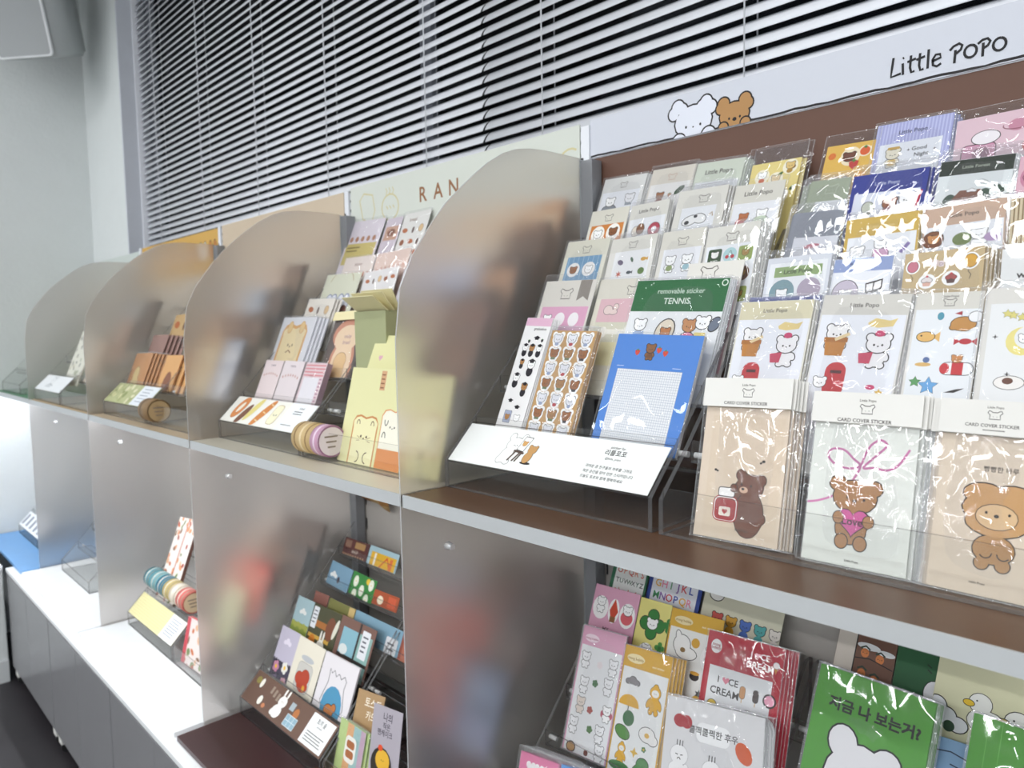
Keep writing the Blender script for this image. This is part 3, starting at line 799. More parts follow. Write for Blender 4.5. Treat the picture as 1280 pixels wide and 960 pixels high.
# backs and header banners
bk = [('back_brown', 'brown display wall behind the nearest sticker racks'), ('back_cream', 'cream display back behind the bread stationery'), ('back_cream', 'cream display back behind the third bay'), ('back_cream', 'cream display back behind the fourth bay'), ('back_cream', 'cream display back in the far corner bay')]
for (x0, x1), (m, lb) in zip(BAYS, bk):
    o = link('display_back', box_me(x0+.001, .4875, -.002, x1-.0215, .4935, .60), M[m]); tag(o, lb, 'panel', 'display backs above the shelves')
    o = link('lower_back', box_me(x0+.001, .4875, -.745, x1-.0215, .4935, -.024), M['back_grey']); tag(o, lb.replace(m[5:], 'grey').split(' behind')[0]+' below the shelf, '+{0: 'nearest bay', -1: 'second bay', -2: 'third bay', -3: 'fourth bay'}.get(round(x0/.9), 'far corner bay'), 'panel', 'grey backs below the shelves')
def banner(x0, x1, z0, z1, col, art, label):
    w_, h = x1-x0, z1-z0
    o = link('header_banner', paper_box(w_, h, .003, col)); o.location = (x0, .4842, z0)
    tag(o, label, 'banner', 'header banners above the racks')
    if art.items: link('print', art_mesh(art, w_, h, base=col), parent=o)
W = .875
a = Art(); H = .080/W
def bu(x): return x/W
def bv(z): return (.677-z)/W
pts = [(bu(.001+.0175*i), bv(.6042+.0009*math.sin(i*1.1)+.0006*math.sin(i*2.7))) for i in range(51)]
a.line(pts, .0042, '#1c1718'); a.lay()
def E(x, z, rx, rz, rot=0): return (bu(x), bv(z), bu(rx), bu(rz), rot)
def peek(fill, els, eyes, nose, paws, ow, dark='#1c1718'):
    z = a.z; a.multi([E(*e) for e in els], fill, ow, dark)
    for x, y, r_ in eyes: a.ell(bu(x), bv(y), bu(r_), bu(r_*1.2), dark, n=10)
    a.ell(bu(nose[0]), bv(nose[1]), bu(nose[2]), bu(nose[2]*.8), dark, n=10); a.z += 1
    for e in paws: a.multi([E(*e)], fill, ow, dark); a.z -= 2
    a.z = z
peek('#eceffa', [(.236, .625, .037, .028), (.205, .655, .0125, .0125), (.196, .645, .0105, .011), (.214, .650, .010, .010), (.262, .652, .0115, .0125), (.272, .643, .010, .011), (.254, .648, .010, .010)],
     [(.2215, .6175, .0021), (.2505, .6175, .0021)], (.236, .6155, .0016), [(.207, .5965, .0125, .0115), (.2665, .5985, .0125, .0115)], .0032)
a.lay(6)
peek('#b98b57', [(.316, .619, .027, .0215), (.296, .641, .0105, .0105), (.290, .634, .008, .009), (.336, .641, .0105, .0105), (.342, .634, .008, .009)],
     [(.3065, .6145, .0019), (.3265, .6145, .0019)], (.3165, .612, .0040), [(.2955, .602, .0085, .0080), (.3365, .603, .0085, .0080)], .0030)
# hand-lettered name, drawn as pen strokes
def pen(strokes, x, zb, k, wd=.0038, col='#17151a'):
    for st in strokes: a.line([(bu(x+k*p), bv(zb+k*q)) for p, q in st], wd, col)
def ring(cx, cy, rx, ry): return [(cx+rx*math.cos(math.radians(t)), cy+ry*math.sin(math.radians(t))) for t in range(80, 450, 24)]
LET = {'L': [[(.12, 1.02), (.05, .5), (.0, .04), (.5, .12)]], 'i': [[(0, .62), (.02, .02)], [(.0, .86), (.06, .90)]],
       't': [[(.16, .92), (.12, .3), (.18, .05), (.34, .08)], [(-.02, .62), (.40, .70)]], 'l': [[(.1, 1.0), (.06, .04)]],
       'e': [[(.02, .34), (.42, .44), (.38, .62), (.18, .64), (.04, .42), (.06, .14), (.24, .04), (.44, .14)]],
       'P': [[(.16, .62), (.12, -.02)], [(-.10, .66), (.06, .82), (.32, .90), (.46, .78), (.40, .58), (.20, .44), (.12, .42)]], 'o': [ring(.25, .38, .27, .30)],
       'p': [[(.14, .64), (.12, -.02)], [(-.10, .64), (.1, .78), (.32, .80), (.44, .64), (.34, .46), (.14, .36)]]}
x = .565
for chx, adv in (('L', .6), ('i', .25), ('t', .45), ('t', .48), ('l', .26), ('e', .95), ('P', .60), ('o', .68), ('p', .60), ('o', .6)):
    pen(LET[chx], x, .617, .027); x += adv*.0262
banner(.001, .876, .6015, .677, '#d9dce6', a, 'white banner with two peeking bears and the words Little Popo')
a = Art(); bw = .865
for s_, xx in (('R', .395), ('A', .465), ('N', .535)): a.text(s_, xx, .095, .062, '#9a6a44')
yl = '#d8cf9f'
a.line([(.08, .03), (.055, .05), (.07, .11), (.12, .13), (.14, .09), (.13, .04)], .005, yl, True); a.arc(.225, .09, .045, 0, 360, .005, yl, 16, .04)
for k in (.205, .222, .24): a.line([(k, .03), (k+.006, .04), (k, .05)], .004, yl); a.line([(k, .085), (k+.008, .095)], .004, yl)
for k in (.72, .80, .88): a.line([(k-.03, .10), (k, .04), (k+.02, .09)], .005, yl)
a.arc(.97, .09, .04, 60, 300, .005, yl, 12)
banner(-.892, -.027, .50, .674, '#dfe3da', a, 'pale green banner with the letters RAN and yellow bread doodles')
a = Art(); banner(-1.79, -.93, .50, .668, '#d9c6ae', a, 'plain beige banner above the third bay')
a = Art()
for k in range(9):
    z = a.z; x = .06+.11*k
    a.multi([(x, .10, .035, .03), (x-.025, .065, .012, .018), (x+.025, .065, .012, .018)], '#f4f2ee' if k % 2 else '#c8823c', .004); a.face(x, .10, .06); a.z = z
banner(-2.69, -1.83, .50, .664, '#d9ac58', a, 'mustard banner with little white and brown cat heads')
a = Art(); banner(-3.50, -2.73, .50, .655, '#cfd6d2', a, 'pale grey banner in the far corner bay')
# ------------------------------------------------------------------ clear acrylic tiered racks
HW = .42; T = .006
SIDE = [(0, 0), (0, .045), (.060, .105), (.372, .452), (.390, .452), (.390, 0)]
me_side = prism_me(SIDE, 0, T, 'side'); me_side.materials.append(M['acrylic']); me_side.materials.append(M['acrylic_edge'])
for p in me_side.polygons: p.material_index = 0 if abs(p.normal.x) > .5 else 1
me_front = plate_me(T, 0, 0, HW-T, .003, .045, 'front')
me_front_low = plate_me(T, 0, 0, HW-T, .003, .060, 'front_low')
me_base = plate_me(T, .003, 0, HW-T, .388, .003, 'base')
me_back = plate_me(T, .386, .003, HW-T, .389, .30, 'back')
me_floor = plate_me(T, 0, 0, HW-T, .052, .003, 'step')
me_lip = plate_me(T, 0, .003, HW-T, .003, .030, 'lip')
def slope_plate():
    me = pydata(*box_vf(T, 0, 0, HW-T, .003, .0850)); a = math.radians(45)
    me.transform(Matrix.Rotation(-a, 4, 'X')); me.transform(Matrix.Translation((0, 0, .045)))
    me.materials.append(M['acrylic']); me.materials.append(M['acrylic_edge'])
    for p in me.polygons:
        if abs(p.normal.y+p.normal.z*-1) < .5 or abs(p.normal.x) > .5: p.material_index = 1
    return me
me_slope = slope_plate()
me_peg = cyl_me(.0042, -.006, .012, 10, 'x', 'peg')
def rack(x0, zb, label, dy=0.0, plate=True, steps=5, dz=0.0):
    h = empty('acrylic_rack', (x0, .090+dy, zb)); tag(h, label, 'rack')
    link('side_panel', me_side, parent=h); link('side_panel', me_side, parent=h, loc=(HW-T, 0, 0))
    link('base_plate', me_base, parent=h); link('back_plate', me_back, parent=h)
    if plate:
        link('front_plate', me_front, parent=h); link('label_holder', me_slope, parent=h)
    else: link('front_plate', me_front_low, parent=h)
    for k in range(steps):
        y, z = .065+.06*k, .083+.068*k
        link('step', me_floor, parent=h, loc=(0, y, z)); link('step_lip', me_lip, parent=h, loc=(0, y, z))
    for k in range(steps):
        for x in (T, HW-T-.006):
            link('joint_peg', me_peg, parent=h, loc=(x, .085+.06*k, .090+.068*k))
    return h
def label_card(x0, zb, dy, art, base, label, w_=.404, h=.078):
    o = link('label_card', paper_box(w_, h, .0012, base))
    a = math.radians(45)
    o.matrix_world = Matrix.Translation((x0+.008, .090+dy+.0005, zb+.0470)) @ Matrix.Rotation(-a, 4, 'X')
    tag(o, label, 'label')
    link('print', art_mesh(art, w_, h, base=base), parent=o)

rack(.004, 0, 'clear stepped rack on the brown shelf, with the white bear label')
rack(.434, 0, 'clear stepped rack on the brown shelf, with the tall bear packets in front', plate=False)
rack(.045, TOPZ, 'clear stepped rack under the brown shelf, holding the white-bear sticker sheets')
rack(.474, TOPZ, 'clear stepped rack under the brown shelf, holding the green bear packets', plate=False)
rack(-.890, 0, 'clear stepped rack on the cream shelf, with the painted bread label', -.018)
rack(-.462, 0, 'clear stepped rack on the cream shelf, with the tape roll and bread bags', -.018, plate=False)
rack(-.885, TOPZ, 'clear stepped postcard rack on the maroon board, with the brown label')
rack(-.458, TOPZ, 'clear stepped rack on the maroon board, right of the postcards', plate=False)
rack(-1.785, 0, 'clear stepped rack on the sand shelf, with the green label', -.045)
rack(-1.36, 0, 'clear stepped rack on the sand shelf, with the brown tape roll', -.045, plate=False)
rack(-1.75, TOPZ, 'clear stepped rack on the white board, under the teal tape rolls', -.018)
rack(-1.325, TOPZ, 'clear rack on the white board, with the red floral packets', -.018, plate=False)
rack(-2.685, 0, 'clear rack on the tan shelf, with the plain white label', -.07)
rack(-2.25, 0, 'clear rack on the tan shelf, mostly behind the third divider', -.07, plate=False)
rack(-2.60, TOPZ, 'empty clear rack on the white board beside the blue board', -.03)
rack(-3.45, 0, 'empty clear rack on the green corner shelf', -.06)
rack(-3.46, TOPZ, 'clear rack with grey-barred label on the blue corner board', -.03)

LW = .404
a = Art()                                              # painter bears label
z = a.z
a.multi([(.315, .075, .040, .034), (.285, .040, .015, .018), (.352, .040, .016, .017), (.300, .125, .030, .040, 15), (.278, .150, .016, .018), (.318, .158, .016, .012)], '#fbfbfa', .0018)
a.face(.322, .078, .05); a.z = z+3
a.poly([(.352, .030), (.395, .034), (.378, .105), (.338, .098)], '#3a3634'); a.lay(); a.poly([(.354, .033), (.392, .037), (.376, .101), (.341, .095)], '#fdfdfc'); a.lay()
a.multi([(.366, .066, .012, .011), (.357, .056, .004, .004), (.376, .057, .004, .004)], '#d9a765', .001)
a.poly([(.330, .098), (.388, .106), (.386, .115), (.329, .107)], '#5a4a42')
for x0, x1 in ((.340, .322), (.366, .347), (.376, .362)): a.line([(x0, .108), (x1, .152)], .008, '#5a4a42')
a.ell(.42, .152, .028, .006, '#3a3634'); a.lay()
a.multi([(.422, .090, .022, .018), (.406, .075, .007, .008), (.438, .076, .007, .008), (.416, .125, .020, .028, 12)], '#c89a63', .0016); a.z = z
a.text('sticker by.', .80, .035, .016, '#6a6a6a'); a.text('리틀포포', .80, .062, .026, '#222'); a.text('@little_popo', .80, .082, .013, '#777')
a.lay()
for k, s_ in enumerate(('귀여운 곰 친구들의 하루를 그려요', '작은 순간을 담아 만든 스티커입니다', '오늘도 포포와 함께 행복하세요')): a.text(s_, .70, .122+.022*k, .0145, '#555', 'l', .27)
label_card(.004, 0, 0, a, '#f6f8f6', 'white label of a bear painting at an easel, front of the nearest rack')
a = Art()
a.oell(.14, .08, .055, .085, '#d88a4e', .004, 25, '#b86a34'); a.lay(); a.oell(.14, .08, .022, .045, '#f6ead8', .003, 25, '#b86a34'); a.lay()
a.ell(.24, .13, .035, .09, '#7a5240', 25); a.lay(); a.ell(.33, .08, .032, .10, '#e8d98a', 25); a.ell(.47, .10, .036, .12, '#d68a48', 30); a.lay()
for k in (-.06, 0, .06): a.line([(.46-k*.5, .09+k), (.50-k*.5, .10+k)], .008, '#f2d8a8')
a.orr(.575, .03, .665, .165, .03, '#f4efcf', .003, '#b0904e'); a.face(.62, .1, .1)
a.rect(.72, 0, 1, .3, '#f3f7fb'); a.lay(); a.text('bread', .86, .04, .022, '#555'); a.lines(.80, .055, .90, 2, .016, .006, '#777'); a.lines(.76, .15, .9, 1, .016, .006, '#999')
label_card(-.890, 0, -.018, a, '#f4f2ea', 'white label painted with loaves and pretzels, on the cream shelf')
a = Art()
for k in range(4): a.rect(.25+.045*k, .03+.008*k, .275+.045*k, .075+.008*k, '#9a8a7c')
z = a.z
a.multi([(.12, .055, .02, .03), (.20, .14, .025, .028)], '#f1ece2', .002); a.multi([(.07, .05, .03, .022)], '#8d8344', 0); a.ell(.26, .155, .02, .014, '#c9835c')
a.z = z; a.multi([(.42, .075, .045, .035), (.40, .02, .010, .03), (.44, .02, .010, .03), (.41, .135, .05, .04), (.37, .15, .02, .02)], '#f4f1ec', .002); a.face(.42, .075, .06); a.z = z
a.rect(.51, .04, .56, .085, '#a9b6bd'); a.ell(.60, .085, .028, .032, '#b87443'); a.rect(.53, .105, .65, .17, '#93b4c4'); a.lay(); a.grid(.53, .105, .65, .17, 3, 2, .003, '#dfe8ec')
a.z = z; a.rect(.745, .012, .985, .182, '#f4f6f8'); a.lay(); a.text('토끼 숲', .86, .055, .032, '#222', 'c'); a.text('postcard', .86, .075, .015, '#555'); a.lines(.77, .11, .96, 4, .015, .006, '#888')
label_card(-.885, TOPZ, 0, a, '#6b5145', 'brown label with white rabbit and a white text panel, on the postcard rack')
a = Art(); 
for k in range(26): a.ell(random.uniform(.02, .60), random.uniform(.01, .18), random.uniform(.02, .05), random.uniform(.015, .03), random.choice(['#a9b07a', '#c4c796', '#8f9a62', '#e3e0bd', '#d6d4a4']), random.uniform(0, 180)); a.z += 1
a.rect(.64, 0, 1, .3, '#e9eef4'); a.lay(); a.lines(.70, .03, .92, 5, .03, .007, '#9aa2b0')
label_card(-1.785, 0, -.045, a, '#b9bd8c', 'green leafy label with white strip, on the sand shelf')
a = Art(); a.rect(.0, 0, 1, .3, '#e9ecef'); a.lay(); a.popo_logo(.42, .07, .12, '#8a8f94'); a.lines(.30, .12, .55, 2, .02, .008, '#9a9fa4')
label_card(-2.685, 0, -.07, a, '#e9ecef', 'plain white label with a grey sketch, on the tan shelf')
a = Art()
for k in range(9): a.line([(0, .02*k+.01), (.72, .02*k+.012)], .003, '#cfc58c')
for k in range(16): a.line([(.045*k+.01, 0), (.045*k+.02, .2)], .003, '#d2c992')
a.lay(); a.rect(.72, 0, 1, .3, '#e4e6ea'); a.lay(); a.lines(.75, .03, .96, 7, .02, .006, '#8f949c')
label_card(-1.75, TOPZ, -.018, a, '#e2dba8', 'pale yellow woven-pattern label below the teal tape rolls')
a = Art()
for k in range(5): a.rr(.06+.19*k, .03, .14+.19*k, .165, .01, '#747a88')
label_card(-3.46, TOPZ, -.03, a, '#e6e9ee', 'white label with grey bars above the blue corner board')

# rolls of masking tape lying on their sides in the rack fronts
def tape(x, y, z, r, wd, band, face, label, group, lines=None, ring=None):
    t = empty('tape_roll', (x, y, z)); tag(t, label, 'tape roll', group)
    me = cyl_me(r, 0, wd, 28, 'x'); C = []
    for p in me.polygons: C += list(lin(band))*len(p.vertices)
    col_attr(me, C); link('tape', me, M['paper'], t)
    me = cyl_me(r*.985, wd, wd+.0012, 28, 'x'); C = []
    for p in me.polygons: C += list(lin(face))*len(p.vertices)
    col_attr(me, C); q = link('end_label', me, M['paper'], t)
    v, f, cs = [], [], []
    for k in range(24):
        A0, A1 = 6.283*k/24, 6.283*(k+1)/24
        n = len(v); v += [(wd+.0014, q_*r*math.cos(A_), q_*r*math.sin(A_)) for q_, A_ in ((.99, A0), (.99, A1), (.88, A1), (.88, A0))]
        f.append((n, n+1, n+2, n+3)); cs += list(lin(ring or band))*4
    for k in range(3):
        n = len(v); z0 = r*(.35-.32*k); y0 = r*.5*(1-.2*k)
        v += [(wd+.0014, -y0, z0), (wd+.0014, y0*.8, z0), (wd+.0014, y0*.8, z0-.1*r), (wd+.0014, -y0, z0-.1*r)]; f.append((n, n+1, n+2, n+3)); cs += list(lin('#8a7a70'))*4
    me = pydata(v, f); col_attr(me, cs); link('print', me, M['paper'], q)
    v, f, cs = [], [], []
    for k, (p0, p1, cc) in enumerate(lines or []):
        for i in range(28):
            A0, A1 = 6.283*i/28, 6.283*(i+1)/28; n = len(v)
            v += [(wd*p0, 1.004*r*math.cos(A0), 1.004*r*math.sin(A0)), (wd*p1, 1.004*r*math.cos(A0), 1.004*r*math.sin(A0)), (wd*p1, 1.004*r*math.cos(A1), 1.004*r*math.sin(A1)), (wd*p0, 1.004*r*math.cos(A1), 1.004*r*math.sin(A1))]
            f.append((n, n+1, n+2, n+3)); cs += list(lin(cc))*4
    if v: me = pydata(v, f); col_attr(me, cs); link('band', me, M['paper'], t)
G = 'masking tape rolls on the cream shelf'
tape(-.456, .080, .043, .033, .075, '#c9ad7c', '#e9dcc0', 'tan patterned tape roll, left of the pink roll on the cream shelf', G, [(.15, .22, '#8e6f45'), (.45, .55, '#e2cda4'), (.75, .82, '#8e6f45')])
tape(-.378, .080, .043, .033, .030, '#c79bb4', '#e6dbe4', 'mauve tape roll with pale end label, beside the cat bread bag', G, [(.4, .6, '#e6cfe0')], '#9c6f90')
tape(-1.350, .055, .043, .034, .080, '#8a6f4e', '#b59a72', 'brown tape roll in the rack on the sand shelf', None, [(.2, .3, '#5e4a34')], '#6b5438')
G = 'row of tape rolls above the yellow label'
cs = [('#4f8a98', 'leftmost teal tape roll above the pale yellow label'), ('#6fa3ab', 'light teal tape roll, second from the left in the row'), ('#2f6f86', 'deep teal tape roll, third from the left in the row'),
      ('#b9a56a', 'mustard tape roll in the middle right of the row'), ('#d9cdbd', 'cream tape roll next to the red end roll'), ('#c4625c', 'red-edged tape roll at the right end of the row')]
for k, (c_, lb) in enumerate(cs): tape(-1.735+.0605*k, .160, TOPZ+.150, .035, .0598, c_, '#d9c3a0' if k == 5 else c_, lb, G, [(.3, .4, '#e6e2d4'), (.7, .8, '#8c8470')], '#b0524c' if k == 5 else None)
# ------------------------------------------------------------------ sticker sheets, cards and packets
STK = '#f1efee'
def hdr(a, c, h, title=None, tc='#55504c', size=.075, logo=False):
    a.rect(0, 0, 1, h, c); a.lay()
    if title: a.text(title, .5, h*.62, size, tc)
    if logo: a.popo_logo(.5, h*.55, h*.75)
def scatter(a, x0, y0, x1, y1, n, m, fns, jit=.15):
    """place motifs on a loose grid"""
    k = 0
    for j in range(m):
        for i in range(n):
            cx = x0+(x1-x0)*(i+.5)/n+(x1-x0)/n*jit*(random.random()-.5); cy = y0+(y1-y0)*(j+.5)/m+(y1-y0)/m*jit*(random.random()-.5)
            z = a.z; fns[k % len(fns)](cx, cy, min((x1-x0)/n, (y1-y0)/m)); a.z = z; k += 1
def outl(a, f, x, y, k, c='#fff'):
    z = a.z; a.ell(x, y, .50*k, .50*k, c); a.lay(); f(x, y, k*.62); a.z = z
F = {}
UP = 'nearest bay upper sticker sheets, left rack'

# ---- left rack, front row
a = Art(); a.rect(0, 0, 1, .24, '#e3b7cf'); a.lay(); a.text('graduation', .62, .36, .11, '#222')
def cap(x, y, k, f='#1e1c22'):
    z = a.z; a.poly([(x-.5*k, y), (x, y-.22*k), (x+.5*k, y), (x, y+.22*k)], f); a.rect(x-.28*k, y+.05*k, x+.28*k, y+.25*k, f); a.z = z
def grad(x, y, k, f='#fff'):
    z = a.z; a.multi([(x, y+.55*k, .36*k, .42*k)], '#24222a', 0); a.z = z+2; a.head(x, y, .8*k, f, .03); a.z += 4; cap(x, y-.38*k, .8*k); a.z = z
cap(.60, .58, .26); a.berry(.82, .66, .10, '#2a2830'); a.berry(.33, .70, .10, '#2a2830')
for i, x in enumerate((.26, .52, .80)): grad(x, .90, .26, ('#fff', '#b5834f', '#fff')[i])
grad(.30, 1.32, .20, '#b5834f'); grad(.68, 1.38, .34); grad(.26, 1.78, .30); grad(.66, 2.02, .28, '#b5834f'); cap(.3, 2.42, .22); cap(.62, 2.58, .24)
a.orr(.22, 2.72, .48, 3.05, .02, '#a9b0c8', .01); a.head(.35, 2.90, .18, '#b5834f'); a.head(.72, 2.9, .22)
sheet('grad', 'sticker_sheet', 'stickers', 'narrow white sticker sheet with a pink top and black-capped bears', '#f2f1f1', a, film=False)
stack('grad', 4, .0022, .0016, 'white sheet standing behind the black-capped bear sheet', 'spare graduation bear sheets')
a = Art()
for j in range(7):
    for i in range(3):
        x, y = .18+.32*i, .16+.265*j; z = a.z; f = '#e8e9f0' if j % 2 == 0 else ('#9a6238' if i != 1 else '#a87a48')
        for e in ((-.085, -.085, .055, .055), (.085, -.085, .055, .055), (0, 0, .125, .115), (0, .05, .10, .10)): a.ell(x+e[0], y+e[1], e[2], e[3], '#fbfafa')
        a.z += 1; a.head(x, y-.005, .19, f, .02); a.z += 4
        if j % 2: a.rect(x-.05, y+.06, x+.05, y+.10, '#3a3a42' if i == 2 else '#6a7a5a')
        else: a.ell(x, y+.085, .045, .03, '#b0303a' if i == 1 else '#9aa6c4')
        a.z = z
sheet('kraft', 'sticker_sheet', 'stickers', 'kraft brown sticker sheet with three columns of bear heads', '#c39a63', a, film=True)
stack('kraft', 2, .003, .0015, 'kraft sheet standing behind the kraft bear-head sheet', 'spare kraft sheets')
a = Art(); a.rect(.10, .37, .86, 1.6, '#eef0f3'); a.lay(); a.grid(.10, .37, .86, 1.55, 30, 46, .0034, '#b4bccb'); a.lay()
a.bear(.44, .15, .11, '#8a5a34', '#6f4527'); a.berry(.29, .19, .06); a.berry(.54, .16, .06); a.berry(.62, .19, .06); a.lines(.08, .335, .18, 1, .02, .006, '#cfe0f8'); a.lines(.74, .335, .84, 1, .02, .006, '#cfe0f8')
sheet('memo', 'memo_pad', 'memo pad', 'blue memo pad with gridded white paper and a brown bear on top', '#4c86d6', a, t=.007, side='#e8e8ea', film=dict(mx=.003, top=.003, flat=True))
# ---- second row
a = Art(); hdr(a, '#dedad2', .42); a.popo_logo(.47, .23, .20); a.rect(.70, 0, .92, .24, '#8d867f'); a.poly([(.70, .24), (.92, .24), (.92, .33), (.81, .26), (.70, .33)], '#8d867f')
a.rect(.06, .42, .97, .82, '#e0a9c6'); a.rect(.06, .82, .97, 1.18, '#7fa6cc'); a.rect(.06, 1.18, .97, 1.6, '#e5c3d3'); a.lay()
a.head(.22, .62, .16); a.ell(.47, .62, .10, .11, '#f8f4f6'); a.ell(.74, .62, .10, .11, '#f8f4f6'); a.line([(.12, .98), (.5, .93), (.95, .96)], .05, '#f3eef4')
sheet('ribbon', 'sticker_pack', 'stickers', 'sticker pack with pink and blue stripes and a grey ribbon tag', '#e7e3da', a, film=dict(top=.012))
a = Art(); hdr(a, '#dcd8cc', .40); a.popo_logo(.8, .25, .22); a.rect(.12, .40, 1, .86, '#dfb8c0'); a.rect(.12, .86, 1, 1.25, '#d9d7c4'); a.rect(.12, 1.25, 1, 1.7, '#e8e2b8'); a.lay()
a.multi([(.35, .62, .10, .09), (.52, .56, .06, .06), (.48, .66, .09, .05)], '#e8d4cf', .008); a.multi([(.36, 1.02, .07, .07), (.36, 1.10, .07, .07), (.9, 1.0, .08, .07)], '#f1eee4', 0); a.rect(.36, 1.0, 1, 1.1, '#f1eee4')
sheet('bone', 'sticker_pack', 'stickers', 'cream sticker pack with pale pink bone shapes, behind the tennis pack', '#e3dfcf', a, film=dict(top=.003))
a = Art(); hdr(a, '#176634', .32); a.text('removable sticker', .52, .14, .070, '#cfe2d2'); a.text('TENNIS', .50, .245, .085, '#eaf4ea'); a.oell(.955, .045, .022, .022, '#176634', .010, oc='#e8f2e8'); a.lay()
a.head(.16, .46, .14, '#fff'); a.rect(.10, .52, .22, .62, '#9db4d8'); a.oell(.45, .52, .095, .125, '#e8dcc8', .012, 20); a.lay(2); a.head(.46, .53, .11, '#c47a3c'); a.z = 2
a.head(.70, .46, .15, '#c88a54'); a.oell(.70, .60, .08, .08, '#e679a0', .010); a.head(.83, .43, .15); a.rect(.77, .52, .88, .62, '#e9d36a'); a.oell(.95, .44, .045, .07, '#6d7788', .010, 30)
for k in range(3): a.bear(.18+.3*k, .80, .15, ('#fff', '#c88a54', '#fff')[k])
sheet('tennis', 'sticker_pack', 'stickers', 'film-wrapped sticker pack with a green header reading TENNIS', '#eef0f2', a, film=dict(top=.004))
stack('tennis', 3, .003, .002, 'pack standing behind the green TENNIS pack', 'spare tennis packs')
a = Art(); hdr(a, '#e2dfd8', .36); a.popo_logo(.40, .20, .26); a.rect(.08, .36, .96, 1.9, '#cfa3ab'); a.lay(); a.ell(.72, .62, .17, .2, '#e8cfd2'); a.lay(); a.head(.72, .62, .24, '#a8a29c'); a.z = 2
a.multi([(.70, 1.12, .2, .2), (.58, .95, .08, .08), (.82, .95, .08, .08)], '#4a1416', .03, '#e8cfd2'); a.multi([(.7, 1.65, .16, .2)], '#5a2024', .02, '#e8cfd2')
sheet('pinkbear', 'sticker_pack', 'stickers', 'dusty pink sticker pack with dark red bear shape, behind the tennis pack', '#dcd6d2', a, film=False)
# ---- third row
a = Art(); hdr(a, '#dcdacb', .32); a.popo_logo(.5, .2, .17); a.rect(.10, .32, .90, 1.5, '#6f9fc4'); a.lay()
for k in range(7): a.rect(.13+.115*k, .32, .145+.115*k, 1.5, '#a9c4da')
a.lay()
for i in range(2):
    for j in range(3):
        x, y = .30+.36*i, .58+.37*j; z = a.z; a.ell(x, y, .15, .14, '#f6f4f2'); a.lay(); a.head(x, y+.01, .17, '#9a6238' if (i+j) % 2 == 0 else '#fff'); a.z = z
sheet('bluestripe', 'sticker_pack', 'stickers', 'cream sticker pack with blue striped panel of small bears', '#e4e2d3', a, film=dict(top=.002))
stack('bluestripe', 2, .003, .002, 'pack standing behind the blue striped pack', 'spare blue striped packs')
a = Art(); hdr(a, '#dedcd4', .28); a.popo_logo(.5, .17, .16); a.rect(.14, .28, .92, 1.6, '#eff0f2'); a.lay()
fn = [lambda x, y, k: a.ell(x, y, .3*k, .2*k, '#6a5f78', 30), lambda x, y, k: a.leaf(x, y, .25*k, '#4a6a54', 60), lambda x, y, k: a.fish(x, y, .42*k, '#d8a53c'), lambda x, y, k: a.star(x, y, .32*k, '#c45a44', 6, .35), lambda x, y, k: a.fish(x, y, .36*k, '#3e4a52'), lambda x, y, k: a.ell(x, y, .30*k, .28*k, '#5f7f3e'), lambda x, y, k: a.head(x, y, .8*k), lambda x, y, k: a.head(x, y, .6*k, '#b5834f'), lambda x, y, k: a.flower(x, y, .3*k, '#4a4a44', '#4a4a44')]
scatter(a, .18, .36, .90, 1.3, 3, 4, fn)
sheet('fish', 'sticker_pack', 'stickers', 'white sticker pack with small fish, leaves and starfish', '#e6e4de', a, film=dict(top=.010))
stack('fish', 3, .003, .002, 'pack standing behind the small fish pack', 'spare fish packs')
a = Art(); hdr(a, '#dcd9cf', .40); a.popo_logo(.5, .26, .2); a.rect(.1, .40, .95, 1.9, '#ecedf2'); a.lay()
for i, c in enumerate(('#8fa06a', '#9fc4cf')): a.bear(.30+.38*i, .66, .24, '#fff', c); 
a.bear(.3, 1.25, .22); a.bear(.70, 1.25, .2, '#a8683c')
sheet('scarf', 'sticker_pack', 'stickers', 'sticker pack with two white bears in green and blue scarves', '#e3e0d8', a, film=dict(top=.004))
stack('scarf', 2, .003, .0015, 'pack standing behind the scarf bear pack', 'spare scarf bear packs')
a = Art(); hdr(a, '#dedcd4', .38); a.popo_logo(.5, .24, .2); a.rect(.04, .38, .98, 1.95, '#eef0f4'); a.lay()
cs = ['#2c4a26', '#b5d8dc', '#93a55a', '#d6d0d0', '#dfe4c8', '#7a5a48', '#c9d4b8', '#b8a048', '#9aa85a']
for j in range(3):
    for i in range(3):
        x, y = .22+.29*i, .58+.38*j; z = a.z
        if (i+j) % 2 == 0: a.rr(x-.13, y-.14, x+.13, y+.14, .04, cs[3*j+i])
        else: a.ell(x, y, .13, .14, cs[3*j+i])
        a.lay()
        if i == 0: a.head(x, y-.02, .15, '#f2f2ee', 0, face=False); a.lay(2); a.text('POPO', x, y+.11, .05, '#f2f2ee')
        elif i == 1: a.cherry(x, y, .12)
        else: a.head(x, y, .13, '#b08a4a', 0)
        a.z = z
sheet('greensq', 'sticker_pack', 'stickers', 'sticker pack of dark green squares and a blue cherry circle', '#e2e1dc', a, film=dict(top=.006))
stack('greensq', 4, .003, .0028, 'pack standing behind the green square pack', 'spare green square packs')
